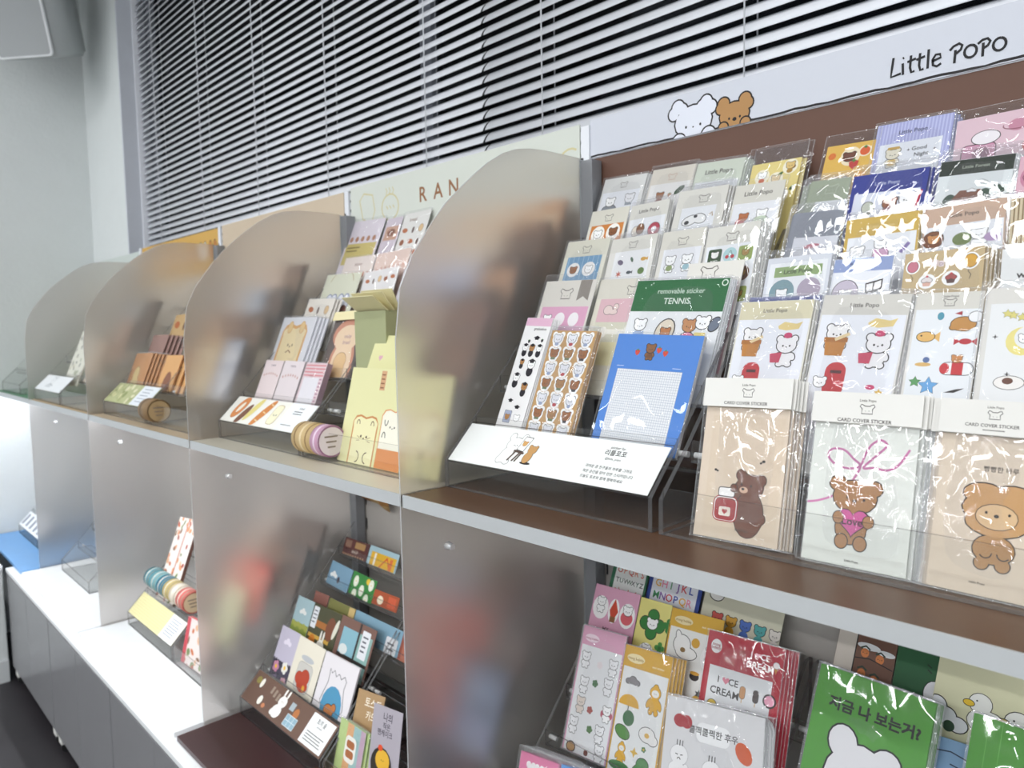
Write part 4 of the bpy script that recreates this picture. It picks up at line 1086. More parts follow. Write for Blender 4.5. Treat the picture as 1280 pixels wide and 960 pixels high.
# ---- fourth row
a = Art(); hdr(a, '#dbd8cc', .36); a.popo_logo(.5, .22, .18); a.rect(.08, .36, .94, 1.8, '#cf8442'); a.lay()
for x, y, f in ((.30, .58, '#fff'), (.70, .56, '#8a5a3a'), (.3, 1.05, '#fff'), (.7, 1.05, '#a8683c')):
    z = a.z; a.ell(x, y, .18, .2, '#f8f4ee'); a.lay(); a.head(x, y, .22, f); a.z = z
sheet('orange', 'sticker_pack', 'stickers', 'cream sticker pack with an orange panel and two bears', '#e4e1d6', a, film=False)
a = Art(); hdr(a, '#dddbd3', .36, 'Little Popo', size=.12); a.rect(.04, .36, .96, 1.9, '#eef0f4'); a.lay()
a.oell(.24, .66, .10, .12, '#efe6d8', .01); a.oell(.36, .62, .10, .13, '#8a5a3a', .01); a.oell(.72, .68, .15, .16, '#b8304a', .01); a.ell(.72, .68, .07, .07, '#f2f2f4'); a.lay(); a.line([(.60, .9), (.64, .80)], .02, INK); a.line([(.84, .9), (.8, .8)], .02, INK)
a.head(.3, 1.2, .25); a.cherry(.7, 1.2, .2)
sheet('wheel', 'sticker_pack', 'stickers', 'white Little Popo pack with a raspberry-red ring wheel', '#e6e5df', a, film=dict(top=.010))
stack('wheel', 2, .003, .002, 'pack standing behind the red ring pack', 'spare red ring packs')
a = Art(); hdr(a, '#dcdad2', .36); a.popo_logo(.55, .22, .18); a.rect(.14, .36, .84, 1.9, '#eef0f4'); a.lay()
a.multi([(.36, .62, .16, .09, -15), (.55, .60, .13, .09, 15)], '#f2f2f2', .012); a.ell(.30, .66, .05, .04, '#2a2a2e'); a.ell(.46, .55, .04, .03, '#2a2a2e'); a.arc(.35, 1.0, .12, 180, 360, .05, '#7a7a80'); a.text('COOL', .70, .95, .1, '#2a2a2e'); a.line([(.72, .56), (.78, .50), (.80, .58)], .02, '#a88a5a')
sheet('cats', 'sticker_pack', 'stickers', 'white pack with two black and white lying animals, second highest row', '#dfddd6', a, film=dict(top=.012, mx=.005))
stack('cats', 3, .003, .0035, 'pack standing behind the black and white animal pack', 'spare black and white packs')
a = Art(); hdr(a, '#d9d6cc', .40, 'Little Popo', size=.13); a.rect(.04, .40, .96, 2.2, '#e8e9ee'); a.lay()
a.head(.30, .70, .20, '#b5693c'); a.ell(.24, .82, .10, .10, '#c03a34'); a.head(.66, .66, .22); a.oell(.66, .80, .15, .10, '#cfe0c0', .012)
a.bear(.70, 1.28, .22, '#a8683c'); a.leaf(.62, 1.75, .14, '#3a3a34', -50); a.bear(.25, 1.3, .2)
sheet('redpopo', 'sticker_pack', 'stickers', 'pack headed Little Popo with red-bodied bear, right end of its row', '#dedbd2', a, film=dict(top=.008, mx=.005))
# ---- top row
a = Art(); hdr(a, '#dcdcda', .30); a.popo_logo(.5, .18, .14); a.rect(.04, .30, .92, 1.8, '#eceef4'); a.lay()
a.oell(.28, .68, .17, .11, '#8a9098', .012); a.lay(2); a.head(.28, .52, .22); a.z = 2; a.head(.72, .48, .22, '#f0f0f4'); a.rect(.64, .54, .80, .62, '#9aa0a8')
sheet('pot', 'sticker_pack', 'stickers', 'top-row white pack with a bear in a grey pot, far left', '#e0e0de', a, film=dict(top=.003))
stack('pot', 3, .003, .003, 'pack standing behind the grey pot pack', 'spare grey pot packs')
a = Art(); hdr(a, '#d9d3c8', .34); a.popo_logo(.5, .22, .16, '#c4a08a'); a.rect(.04, .34, .94, 1.8, '#e8e7e6'); a.lay()
a.head(.32, .60, .18, '#9a6238'); a.ell(.32, .74, .09, .09, '#8a3a2c'); a.berry(.54, .60, .09, '#a8683c'); a.leaf(.74, .52, .13, '#2f4a2e', -40)
sheet('leaf', 'sticker_pack', 'stickers', 'top-row pack with a brown bear and a dark green leaf', '#dedad2', a, film=dict(top=.008))
stack('leaf', 2, .003, .002, 'pack standing behind the green leaf pack', 'spare green leaf packs')
a = Art(); hdr(a, '#cfd6c8', .42, 'Little Popo', size=.13); a.rect(.05, .42, .95, 2, '#e9ecf0'); a.lay(); a.cloud(.3, .58, .2, '#f4f4f6'); a.cloud(.7, .6, .2, '#f4f4f6'); a.head(.5, .62, .2)
sheet('pale', 'sticker_pack', 'stickers', 'top-row pale sage Little Popo pack with cloud outlines', '#d3dacd', a, film=dict(top=.004, mx=.004))
stack('pale', 4, .0028, .0030, 'pack standing behind the pale sage pack', 'spare pale sage packs')
a = Art(); z = 1
for x, y, f, c in ((.26, .30, '#fff', '#c8643c'), (.55, .40, '#e9d3a8', '#d87a34'), (.8, .16, '#e2c27a', '#b08a3c'), (.3, .85, '#fff', '#5a7a44'), (.72, .75, '#fff', '#c8643c')):
    a.ell(x, y, .15, .16, '#f6efd8'); a.lay(); a.head(x, y-.02, .18, f); a.lay(4); a.ell(x, y+.09, .06, .05, c); a.z = 1
a.leaf(.62, .30, .07, '#3f6a34', -40); a.leaf(.93, .62, .08, '#4f6a4a', -30); a.ell(.84, .17, .07, .05, '#7a5a2c')
sheet('yellow', 'sticker_pack', 'stickers', 'top-row yellow sticker pack with carrots, in a tall clear bag', '#e6d489', a, film=dict(top=.030, mx=.008))
stack('yellow', 1, .004, .006, 'yellow sheet standing behind the carrot pack', 'spare carrot packs')

# ---- right rack: tall packets in front
def logohead(sub='CARD COVER STICKER'):
    b = Art(); b.text('Little Popo', .52, .085, .034, '#6a6660'); b.popo_logo(.52, .165, .11, '#4a4642'); b.text(sub, .50, .285, .048, '#4a4642'); b.rect(.42, .315, .62, .324, '#6a6660'); return b
a = Art(); a.rect(.10, .40, .96, 1.72, '#dcc9b2'); a.lay()
bx, by = .58, 1.17
a.multi([(bx+.06, by+.30, .17, .25), (bx-.09, by+.05, .05, .16, 20), (bx+.22, by+.33, .035, .05), (bx-.06, by-.12, .06, .06), (bx+.17, by-.08, .06, .06), (bx+.05, by, .155, .135)], '#70402c', .009); a.ell(bx-.02, by+.04, .05, .035, '#d9b49a'); a.ell(bx-.03, by+.03, .018, .014, INK); a.ell(bx-.05, by-.02, .012, .014, INK); a.ell(bx+.06, by-.01, .012, .014, INK); a.lay(2)
a.rr(.275, 1.21, .465, 1.27, .02, '#f4f1ee'); a.orr(.225, 1.31, .50, 1.57, .06, '#f4f1ee', .012, '#a8282c'); a.rr(.235, 1.32, .49, 1.565, .06, '#a8282c'); a.lay(); a.orr(.27, 1.21, .455, 1.30, .02, '#f2f0ee', .010); a.rr(.29, 1.42, .43, 1.52, .02, '#f0e6da'); a.lay(); a.heart(.36, 1.47, .035, '#b03a3a')
a.orr(.41, 1.16, .48, 1.24, .03, '#70402c', .008)
a.ell(.20, 1.02, .016, .014, INK); a.ell(.225, 1.03, .012, .012, INK); a.ell(.76, .88, .02, .015, INK); a.ell(.73, .90, .014, .012, INK)
a.text('Little Popo', .58, 1.66, .034, '#4a4038')
sheet('honey', 'sticker_packet', 'stickers', 'card cover packet with a brown bear hugging a red honey jar', '#dfcdb8', a, film=dict(mx=.004, top=.002), header=(.036, '#e9e7e2', logohead()))
stack('honey', 4, .0034, .0030, 'packet standing behind the honey jar packet', 'spare honey jar packets')
a = Art(); pk = '#cf7fae'
a.line(a.smooth([(.93, .50), (.84, .66), (.74, .72), (.62, .71), (.52, .72), (.62, .60), (.72, .48), (.66, .43), (.58, .48), (.53, .58), (.49, .70), (.40, .74), (.26, .72), (.17, .64), (.20, .56), (.32, .56), (.42, .64), (.49, .70), (.46, .80), (.40, .90), (.28, 1.02), (.12, 1.10), (.0, 1.13)]), .022, pk); a.lay()
a.multi([(.46, 1.33, .15, .16)], '#ad7c4c', .010); a.multi([(.38, 1.47, .06, .07), (.56, 1.47, .06, .07)], '#ad7c4c', .010)
a.multi([(.30, .90, .085, .075), (.64, .92, .085, .075), (.47, 1.02, .21, .165)], '#ad7c4c', .011); a.ell(.47, 1.06, .022, .016, INK); a.ell(.40, 1.03, .012, .014, INK); a.ell(.56, 1.04, .012, .014, INK); a.lay(2)
a.heart(.47, 1.26, .155, '#d2569a', .014); a.lay(2); a.text('Love', .47, 1.30, .105, INK); a.multi([(.33, 1.24, .05, .06), (.62, 1.25, .05, .06)], '#ad7c4c', .008)
a.text('Little Popo', .5, 1.66, .030, '#4a4642')
sheet('love', 'sticker_packet', 'stickers', 'card cover packet with a bear holding a pink Love heart', '#e3e6df', a, film=dict(mx=.006, top=.002), header=(.034, '#e8e6e1', logohead()))
stack('love', 4, .0034, .0034, 'packet standing behind the pink heart packet', 'spare pink heart packets')
a = Art(); a.text('빵빵한 하루', .62, .76, .07, '#4a4038'); z = a.z
a.multi([(.62, 1.62, .20, .16), (.52, 1.78, .07, .07), (.72, 1.78, .07, .07)], '#b88a55', .012); a.z = z
a.multi([(.48, 1.02, .2, .12), (.76, 1.02, .2, .12), (.62, 1.18, .34, .18), (.62, 1.32, .30, .16)], '#c99a63', .014); a.oell(.62, 1.26, .20, .14, '#dcb98c', .008); a.ell(.62, 1.25, .025, .02, INK); a.ell(.52, 1.22, .014, .016, INK); a.ell(.74, 1.22, .014, .016, INK)
a.arc(.55, 1.66, .06, 0, 150, .012, INK); a.arc(.72, 1.66, .06, 30, 180, .012, INK); a.text('Little Popo', .5, 2.02, .035, '#4a4038')
sheet('bread', 'sticker_packet', 'stickers', 'card cover packet with a loaf-headed bear, at the right edge', '#dcccb8', a, film=dict(mx=.005, top=.002), header=(.034, '#e6e4df', logohead()))
stack('bread', 2, .0036, -.004, 'packet standing behind the loaf-headed bear packet', 'spare loaf packets')
# ---- right rack, second row
def basket(a, hc):
    hdr(a, hc, .26, 'Little Popo', size=.075); a.rect(.02, .26, .98, 2, '#e9ebf2'); a.lay()
    z = a.z; a.bear(.25, .50, .26, '#f2f0f0'); a.lay(8); a.poly([(.12, .56), (.38, .56), (.35, .78), (.15, .78)], '#bd7d33'); a.lay(); a.rect(.11, .55, .39, .61, '#a86a28'); a.lay(); a.line([(.24, .58), (.40, .50)], .04, '#e6cfa0'); a.z = z
    a.poly([(.58, .36), (.66, .30), (.82, .33), (.90, .30), (.86, .40), (.70, .42), (.60, .40)], '#e4cd8a'); a.bear(.74, .62, .28, '#f0eef0'); z = a.z; a.lay(8); a.ell(.74, .49, .055, .04, '#c8386a'); a.poly([(.54, .74), (.70, .72), (.68, .86), (.56, .86)], '#c2405e'); a.z = z
    a.rr(.20, .86, .44, 1.3, .11, '#bf2b33'); a.lay(); a.rect(.26, .96, .39, 1.0, '#4a1a1c'); a.head(.16, 1.12, .16); a.z = 2
    a.ell(.74, 1.14, .05, .03, '#c8386a'); a.star(.84, 1.2, .05, '#e0b848')
a = Art(); basket(a, '#d6cfb2')
sheet('basketa', 'sticker_pack', 'stickers', 'basket bear pack with a tan Little Popo header, above the honey jar packet', '#e2dfd2', a, film=dict(top=.006, mx=.004))
stack('basketa', 2, .003, .002, 'pack standing behind the tan-headed basket bear pack', 'spare tan basket packs')
a = Art(); basket(a, '#d3d0c9')
sheet('basketb', 'sticker_pack', 'stickers', 'basket bear pack with a grey Little Popo header, above the pink heart packet', '#dedcd8', a, film=dict(top=.006, mx=.006))
stack('basketb', 3, .003, .0026, 'pack standing behind the grey-headed basket bear pack', 'spare grey basket packs')
a = Art(); hdr(a, '#d9d6ce', .30); a.text('Little Popo', .52, .09, .055, '#55504c'); a.popo_logo(.52, .19, .16, '#4a4642'); a.rect(.04, .30, .98, 3, '#e9ecf0'); a.lay()
a.ell(.42, .42, .05, .07, '#4f93a8'); a.multi([(.76, .56, .18, .12), (.62, .62, .05, .04), (.80, .64, .06, .04)], '#c08a48', .012); a.rect(.72, .34, .725, .46, INK); a.poly([(.72, .34), (.62, .38), (.72, .41)], '#a8323c'); a.multi([(.92, .44, .1, .09)], '#f2f2f4', .01); a.z = 2
a.fish(.24, .78, .22, '#e3b56a', .012); a.ell(.82, .86, .09, .05, '#b8323c'); a.poly([(.66, .80), (.75, .86), (.66, .92)], '#b8323c'); a.poly([(.98, .80), (.90, .86), (.98, .92)], '#b8323c')
a.ell(.26, 1.26, .12, .035, '#d8b06a'); a.ell(.3, 1.18, .05, .05, '#5a70a0'); a.orr(.52, 1.22, .98, 1.42, .10, '#eef0f2', .012); a.rect(.68, 1.22, .84, 1.42, '#c4343a'); a.ell(.58, 1.32, .07, .09, '#c4343a'); a.lay(); a.head(.74, 1.16, .16, '#c88a54'); a.z = 2
a.star(.18, 1.56, .09, '#5a9a5c', ow=.006); a.star(.38, 1.62, .15, '#6aa4d8', ow=.006); a.poly([(.62, 1.72), (.78, 1.66), (.9, 1.64), (.76, 1.72)], INK)
sheet('sea', 'sticker_pack', 'stickers', 'seaside pack with stars, fish bun and a red striped car float', '#e1dfda', a, film=dict(top=.004, mx=.003))
a = Art(); a.rect(.0, .0, 1, .30, '#dedbd5'); a.rect(.10, .30, 1, 3, '#ebeced'); a.lay()
for x, y in ((.45, .52), (.58, .56), (.36, .49)): a.star(x, y, .08, '#d9cf7c', ow=.005)
a.ell(.62, 1.0, .24, .26, '#e9dc8a'); a.lay(); a.ell(.70, .93, .2, .21, '#ebeced'); a.lay(); a.head(.66, .96, .2); a.z = 2
a.star(.22, .92, .05, INK, 4, .3); a.star(.46, 1.6, .05, INK, 4, .3); a.multi([(.5, 1.75, .22, .12)], '#f2eeea', .01); a.ell(.48, 1.72, .08, .06, '#6a4232')
sheet('moon', 'sticker_pack', 'stickers', 'night pack with a bear on a yellow crescent moon, right edge', '#dfddd8', a, film=dict(top=.008, mx=.005))
a = Art(); hdr(a, '#2d3f92', .30); a.rect(.05, .30, .95, 2, '#e8e6dc'); a.lay(); a.bear(.85, .6, .2, '#a8683c')
sheet('navyback', 'sticker_pack', 'stickers', 'navy-topped pack peeking out behind the tan basket bear pack', '#2d3f92', a, film=dict(top=.003))
# ---- right rack, third row
a = Art(); a.rect(.05, .10, .95, 2, '#eceef2'); a.lay(); a.rect(.14, .17, .88, .34, '#93ab74'); a.lay(); a.text('Little Popo', .51, .29, .10, '#2f3a28'); a.ell(.30, .60, .20, .22, '#7f9da6'); a.lay(); a.head(.30, .62, .18); a.z = 3; a.ell(.72, .58, .18, .2, '#b3a6b8'); a.z = 2
sheet('greenlabel', 'sticker_pack', 'stickers', 'pack with a green Little Popo strip and a round grey-blue sticker', '#d9dce4', a, film=dict(top=.012, mx=.004))
stack('greenlabel', 2, .003, .002, 'pack standing behind the green strip pack', 'spare green strip packs')
a = Art(); hdr(a, '#93a3cd', .26, 'Book Club', '#2a3050', .10); a.rect(.03, .26, .97, 2.5, '#eceef3'); a.lay(); a.oell(.27, .66, .22, .24, '#c9bfcf', .012); a.lay(2); a.head(.28, .70, .22); a.z = 2; a.poly([(.60, .50), (.74, .46), (.88, .42), (.88, .62), (.74, .68), (.62, .70)], INK); a.lay(); a.poly([(.62, .53), (.73, .49), (.73, .64), (.64, .66)], '#f2f2f2'); a.poly([(.75, .49), (.86, .45), (.86, .59), (.75, .64)], '#f2f2f2')
sheet('bookclub', 'sticker_pack', 'stickers', 'pack with a periwinkle Book Club header and an open book', '#dfe2ea', a, film=dict(top=.010, mx=.003))
a = Art()
a.balloon(.12, .22, .11, '#c9798a'); a.balloon(.84, .20, .13, '#d8a53c'); a.cupcake(.32, .46, .12, '#efe6e6'); a.cupcake(.62, .44, .12, '#a84a4a', '#5a3a34'); a.rr(.39, .70, .51, .86, .01, '#8aa05a'); a.lay(); a.rect(.44, .70, .46, .86, '#4a5a30'); a.z = 2
for k, c in enumerate('BADOP'): a.rr(.30+.075*k, .16+.03*abs(k-2)*-.6, .365+.075*k, .25+.03*abs(k-2)*-.6, .01, '#f2e6ea'); a.lay(); a.text(c, .332+.075*k, .235-.018*abs(k-2), .07, '#7a4a5a'); a.z = 2
a.bear(.3, 1.1, .25); a.bear(.7, 1.1, .25, '#a8683c')
sheet('balloons', 'sticker_pack', 'stickers', 'tan party pack with a yellow balloon, cupcakes and bunting', '#c6b088', a, film=dict(top=.004, mx=.004))
stack('balloons', 4, .003, .0035, 'pack standing behind the tan party pack', 'spare tan party packs')
a = Art(); a.text('cozy', .62, .42, .26, '#3a3836'); a.text('weekend', .66, .66, .22, '#3a3836'); a.line([(.40, 1.05), (.55, .95), (.7, .98), (.95, .8)], .03, INK)
sheet('cozy', 'sticker_pack', 'stickers', 'white pack lettered cozy weekend, at the right edge', '#e3e4e4', a, film=dict(top=.006, mx=.006))
# ---- right rack, fourth row
a = Art(); a.rect(.10, .56, 1, 2, '#d9dae2'); a.lay(); a.ell(.5, .76, .16, .05, '#b56a7a', -8)
sheet('grayc', 'sticker_pack', 'stickers', 'slate grey pack under glaring film, left end of its row', '#898d98', a, film=dict(top=.014, mx=.005))
stack('grayc', 2, .003, -.003, 'pack standing behind the slate grey pack', 'spare slate grey packs')
a = Art(); hdr(a, '#cfae55', .30, 'Little Popo', '#e6cf92', .075); a.rect(.05, .30, .96, 2, '#eceef3'); a.lay(); a.head(.20, .54, .2); a.ell(.2, .68, .1, .07, '#8ab0b8'); a.orr(.42, .52, .62, .68, .02, '#d8a8c8', .01); a.lay(); a.head(.50, .46, .16); a.z = 2; a.poly([(.76, .60), (.86, .46), (.90, .49), (.80, .63)], '#8a7ab0')
sheet('yellowhead', 'sticker_pack', 'stickers', 'pack with a mustard Little Popo header and a pink toy box', '#cfae55', a, film=dict(top=.010, mx=.004))
stack('yellowhead', 2, .003, .001, 'pack standing behind the mustard-headed pack', 'spare mustard packs')
a = Art(); hdr(a, '#c9ab96', .30, 'Little Popo', '#3f3530', .085); a.rect(.02, .30, .98, 2, '#e9ebf0'); a.lay(); a.oell(.14, .50, .13, .13, '#7a4a2c', .01); a.lay(2); a.head(.15, .50, .17, '#c48a54'); a.z = 2; a.ell(.50, .54, .12, .10, '#6f7f4a'); a.bear(.70, .50, .2); a.lay(8); a.ell(.86, .56, .1, .07, '#b59ac0'); a.z = 2
sheet('tanhead', 'sticker_pack', 'stickers', 'pack with a pinkish-tan Little Popo header, below the forest pack', '#c9ab96', a, film=dict(top=.008, mx=.005))
stack('tanhead', 5, .003, .0040, 'pack standing behind the pinkish-tan headed pack', 'spare pinkish-tan packs')
a = Art()
for k in range(12): a.rect(.083*k, 0, .083*k+.03, 4, '#8a7350')
sheet('striped', 'sticker_pack', 'stickers', 'brown and cream striped pack at the right edge', '#d3c4a4', a, film=dict(top=.006))
# ---- right rack, fifth row
a = Art(); a.popo_logo(.55, .30, .30, '#b8c0ac'); a.rect(.22, .60, 1, 3, '#e6e9ee'); a.lay(); a.head(.62, .85, .2); a.ell(.66, .98, .08, .05, '#9aa4b4')
sheet('sage', 'sticker_pack', 'stickers', 'sage green pack with a small white panel, left of the navy pack', '#9da692', a, film=dict(top=.010, mx=.004))
stack('sage', 4, .003, -.0042, 'pack standing behind the sage green pack', 'spare sage packs')
a = Art(); a.text('Little Popo', .48, .19, .075, '#cdd4ee'); a.rect(.06, .30, .93, 2, '#e3e6f2'); a.lay(); a.oell(.28, .54, .08, .10, '#cfd3c4', .01, -15); a.ell(.28, .64, .05, .04, '#8a8a7a'); a.bear(.56, .50, .2, '#9a5a34'); z = a.z; a.lay(8); a.ell(.56, .62, .09, .08, '#7a2a2c'); a.z = z; a.bear(.78, .46, .22); a.lay(8); a.line([(.90, .62), (.95, .34)], .03, '#c03a4a'); a.rect(.74, .62, .86, .70, '#4a6ab0'); a.z = 2
sheet('navy', 'sticker_pack', 'stickers', 'navy blue Little Popo pack with skiing bears', '#27348f', a, film=dict(top=.016, mx=.004))
stack('navy', 2, .003, .0055, 'pack standing behind the navy ski pack', 'spare navy packs')
a = Art(); hdr(a, '#1f2a1e', .26, 'Little Forest', '#a8b0a0', .075); a.rect(0, .26, 1, 3, '#dfe4e6'); a.lay()
for x, y, k in ((.08, .88, .22), (.22, .78, .32), (.68, .70, .28), (.82, .66, .30), (.96, .70, .30), (.60, .66, .2)): a.tree(x, y, k)
a.lay(2); a.house(.44, .76, .40); a.cloud(.62, .42, .09, '#eef0f2', .006); a.cloud(.50, .55, .08, '#f4f4f6', .005); a.z = 2
sheet('forest', 'sticker_pack', 'stickers', 'dark green Little Forest pack with a brown cottage and fir trees', '#d9dee0', a, film=dict(top=.016, mx=.005))
stack('forest', 3, .003, .0036, 'pack standing behind the forest cottage pack', 'spare forest packs')
a = Art(); a.ell(.3, .5, .25, .3, '#c9829c'); a.lay(); a.arc(.3, .5, .2, 0, 360, .02, '#8a4a62'); a.ell(.8, .9, .2, .2, '#d89ab0')
sheet('pinkside', 'sticker_pack', 'stickers', 'pink sticker pack at the right edge beside the forest pack', '#dfb4c2', a, film=dict(top=.01))
# ---- right rack, top row
a = Art(); a.ell(.14, .25, .08, .08, '#d8742c'); a.ell(.52, .30, .2, .22, '#f0e2c4'); a.lay(); a.head(.5, .32, .26, '#6a3a26'); a.lay(4); a.berry(.62, .5, .2, '#c03a34'); a.z = 2; a.ell(.80, .22, .13, .13, '#f2e4c6'); a.lay(); a.ell(.80, .22, .10, .10, '#d85a24'); a.star(.80, .13, .05, '#4a7a34'); a.z = 2; a.bear(.4, .9, .3); a.ell(.8, .8, .12, .12, '#e0a030')
sheet('citrus', 'sticker_pack', 'stickers', 'orange-yellow top-row pack with citrus and a brown bear', '#e0b552', a, film=dict(top=.018, mx=.005))
a = Art()
for k in range(22): a.rect(.045*k+.01, 0, .045*k+.03, 2, '#c3c6ea')
a.lay(); a.text('Little Popo', .5, .20, .085, '#3a3a60'); a.rect(.08, .34, .90, 2, '#e9ecf3'); a.lay(); a.bear(.28, .52, .2, '#e8e2cf', '#d8b45a'); a.lay(8); a.rect(.20, .40, .36, .44, '#c8a24a'); a.z = 3; a.text('Good', .62, .50, .085, '#2a2a30'); a.text('Night', .66, .60, .085, '#2a2a30'); a.star(.48, .48, .025, INK, 4, .3); a.star(.82, .52, .025, INK, 4, .3)
sheet('lilac', 'sticker_pack', 'stickers', 'lilac striped top-row pack lettered Good Night', '#a9addc', a, film=dict(top=.004, mx=.003))
stack('lilac', 3, .003, .0024, 'pack standing behind the lilac Good Night pack', 'spare lilac packs')
a = Art(); a.orr(.10, .42, .48, .75, .06, '#cf8cab', .012); a.lay(); a.ell(.32, .56, .1, .1, '#8a4a6a'); a.lay(); a.multi([(.36, .33, .16, .10)], '#f3eef2', .010); a.z = 2; a.ell(.70, .22, .10, .09, '#c98aa0'); a.arc(.70, .22, .16, -20, 200, .012, '#8a4a5a', ry=.06); a.multi([(.95, .55, .18, .14)], '#b82c34', 0); a.line([(.95, .45), (.98, .3), (1.0, .24)], .02, '#4a3a34')
sheet('pinkcam', 'sticker_pack', 'stickers', 'pale pink top-row pack with a pink camera and cherry, right edge', '#e2c3ce', a, film=dict(top=.014, mx=.004))
# ------------------------------------------------------------------ under the brown shelf
a = Art(); z = 1
for k in range(3): a.heart(.30+.22*k, .22, .13, '#f6f2f2'); 
a.multi([(.3, .52, .16, .14), (.6, .55, .18, .15)], '#d8c24a', .02); a.ell(.82, .5, .12, .12, '#b03050')
sheet('pinkstack', 'sticker_pack', 'stickers', 'pink sticker pack with white hearts, front of its leaning pile', '#dd7fa6', a, film=dict(top=.010, mx=.005))
stack('pinkstack', 9, .0036, .0024, 'pink pack in the leaning pile behind the white-heart pack', 'pink packs in the leaning pile')
a = Art(); a.bear(.3, .30, .35, '#2a3a6a'); a.bear(.75, .32, .3, '#f2f2f2'); 
sheet('bluestack', 'sticker_pack', 'stickers', 'sky blue sticker pack at the bottom frame edge, front of its pile', '#6aa2e2', a, film=dict(top=.008, mx=.005))
stack('bluestack', 7, .0036, .0026, 'blue pack in the pile behind the sky blue pack', 'blue packs in the pile')
a = Art(); hdr(a, '#dea5c0', .34); a.oell(.24, .20, .17, .075, '#f2dbe6', .0); a.text('mung bubbly', .24, .225, .062, '#b0607f'); a.rect(.03, .34, .97, 4, '#eff0f2'); a.lay()
bl = lambda f='#f6f6f8': (lambda x, y, k: a.bear(x, y-.20*k, .66*k, f))
fl = lambda c: (lambda x, y, k: a.flower(x, y, .24*k, c, c))
rd = lambda x, y, k: (a.bear(x, y-.2*k, .62*k), a.ell(x-.3*k, y, .14*k, .2*k, '#b8566a'), a.ell(x+.3*k, y, .14*k, .2*k, '#b8566a'))
scatter(a, .05, .42, .95, 3.1, 3, 7, [bl(), fl('#f0e6e8'), bl(), bl(), fl('#2f6a36'), bl(), bl('#e9dcd2'), fl('#a8443c'), rd, bl(), fl('#4a7a3a'), bl('#f6f6f8'), lambda x, y, k: a.oell(x, y, .3*k, .25*k, '#c8a070', .02), lambda x, y, k: a.rr(x-.16*k, y-.16*k, x+.16*k, y+.16*k, .04, '#7a4a40'), bl()], .3)
sheet('pinksheet', 'sticker_sheet', 'stickers', 'white sticker sheet with a pink header, white bears and clovers', '#dea5c0', a, film=dict(top=.002, mx=.002))
stack('pinksheet', 2, .003, -.001, 'sheet standing behind the pink-headed clover sheet', 'spare pink-headed sheets')
a = Art(); hdr(a, '#d9a93a', .36); a.oell(.26, .20, .19, .08, '#f2e3b4', 0); a.text('mung bubbly', .26, .225, .066, '#a07a20'); a.text('seal sticker', .74, .27, .055, '#f6e9c0'); a.rect(.03, .36, .97, 4, '#eff0f0'); a.lay()
a.cloud(.27, .58, .18, '#8a8588', .01)
def rain(x, y, k): z = a.z; a.multi([(x-.12*k, y+.75*k, .10*k, .12*k), (x+.14*k, y+.75*k, .10*k, .12*k), (x, y+.42*k, .26*k, .30*k), (x-.26*k, y+.45*k, .09*k, .2*k, 20), (x+.26*k, y+.45*k, .09*k, .2*k, -20), (x, y, .26*k, .26*k), (x, y-.22*k, .12*k, .12*k)], '#e0ab2c', .018*k); a.ell(x, y+.03*k, .18*k, .15*k, '#f4f2ee'); a.lay(); a.face(x, y+.03*k, .3*k); a.z = z
rain(.76, .66, .42); a.umbrella(.26, .98, .24, '#e0ab2c'); a.ell(.30, 1.20, .12, .13, '#2f6a3a'); z = a.z
a.multi([(.22, 1.45, .16, .10, 20)], '#4f8a3a', .012); a.z = z; rain(.26, 1.70, .30); a.multi([(.72, 1.36, .16, .12), (.84, 1.42, .1, .08)], '#f4f2f0', .012); a.ell(.72, 1.37, .05, .04, '#e0b040'); a.z = z
a.star(.52, 1.70, .09, '#e0b53a', 4, .4); a.flower(.70, 1.60, .05, '#4a7a3a'); a.multi([(.72, 1.98, .18, .14), (.72, 1.84, .12, .1)], '#4a8a44', .012); a.z = z; a.ell(.26, 2.0, .22, .08, '#3f7a3c'); a.ell(.14, 2.28, .05, .10, '#3a4a8a'); a.cloud(.40, 2.32, .2, '#cfe0f0', .01); a.ell(.74, 2.36, .12, .10, '#e0b53a'); a.bear(.3, 2.75, .24); a.flower(.7, 2.75, .12, '#e9e6e0')
sheet('umbrella', 'sticker_sheet', 'stickers', 'mustard-headed sticker sheet with raincoats, an umbrella and clouds', '#d9a93a', a, film=dict(top=.002, mx=.002))
stack('umbrella', 4, .0034, .0046, 'sheet fanned out behind the raincoat sheet', 'spare raincoat sheets')
a = Art(); a.rr(.34, .17, .68, .34, .06, '#f7f7f8'); a.lay(); a.text('쿨쩍쿨쩍한 후우', .51, .275, .075, '#3a3838'); a.multi([(.16, .20, .07, .06), (.23, .20, .06, .06)], '#a82a34', 0); a.ell(.82, .34, .07, .10, '#d05a2c', -40)
def grump(x, y, k): z = a.z; a.multi([(x, y, .36*k, .34*k), (x-.05*k, y+.5*k, .34*k, .28*k), (x+.3*k, y+.45*k, .12*k, .2*k)], '#f4f3f4', .015*k, '#b9b7bb'); a.line([(x-.15*k, y-.02*k), (x-.05*k, y)], .03*k, INK); a.line([(x+.05*k, y), (x+.15*k, y-.02*k)], .03*k, INK); a.arc(x, y+.15*k, .06*k, 180, 360, .03*k, INK); 
for q in (-.1, 0, .1): a.line([(.0, 0), (0, .001)], .001, INK)
for x, y in ((.18, .50), (.52, .56), (.82, .66), (.18, .88), (.52, .92), (.84, 1.02)):
    z = a.z; grump(x, y, .26); a.lay(3)
    for q in (-.03, 0, .03): a.line([(x+q, y-.13), (x+q, y-.08)], .008, INK)
    a.z = z
a.ell(.22, 1.03, .06, .07, '#7a3a30'); a.rect(.58, .66, .60, .74, '#c8645a')
sheet('whitebag', 'sticker_pack', 'stickers', 'milky white rounded packet with white bears and red mittens', '#dfdee0', a, t=.003, film=dict(top=.003, mx=.003), rt=.02)
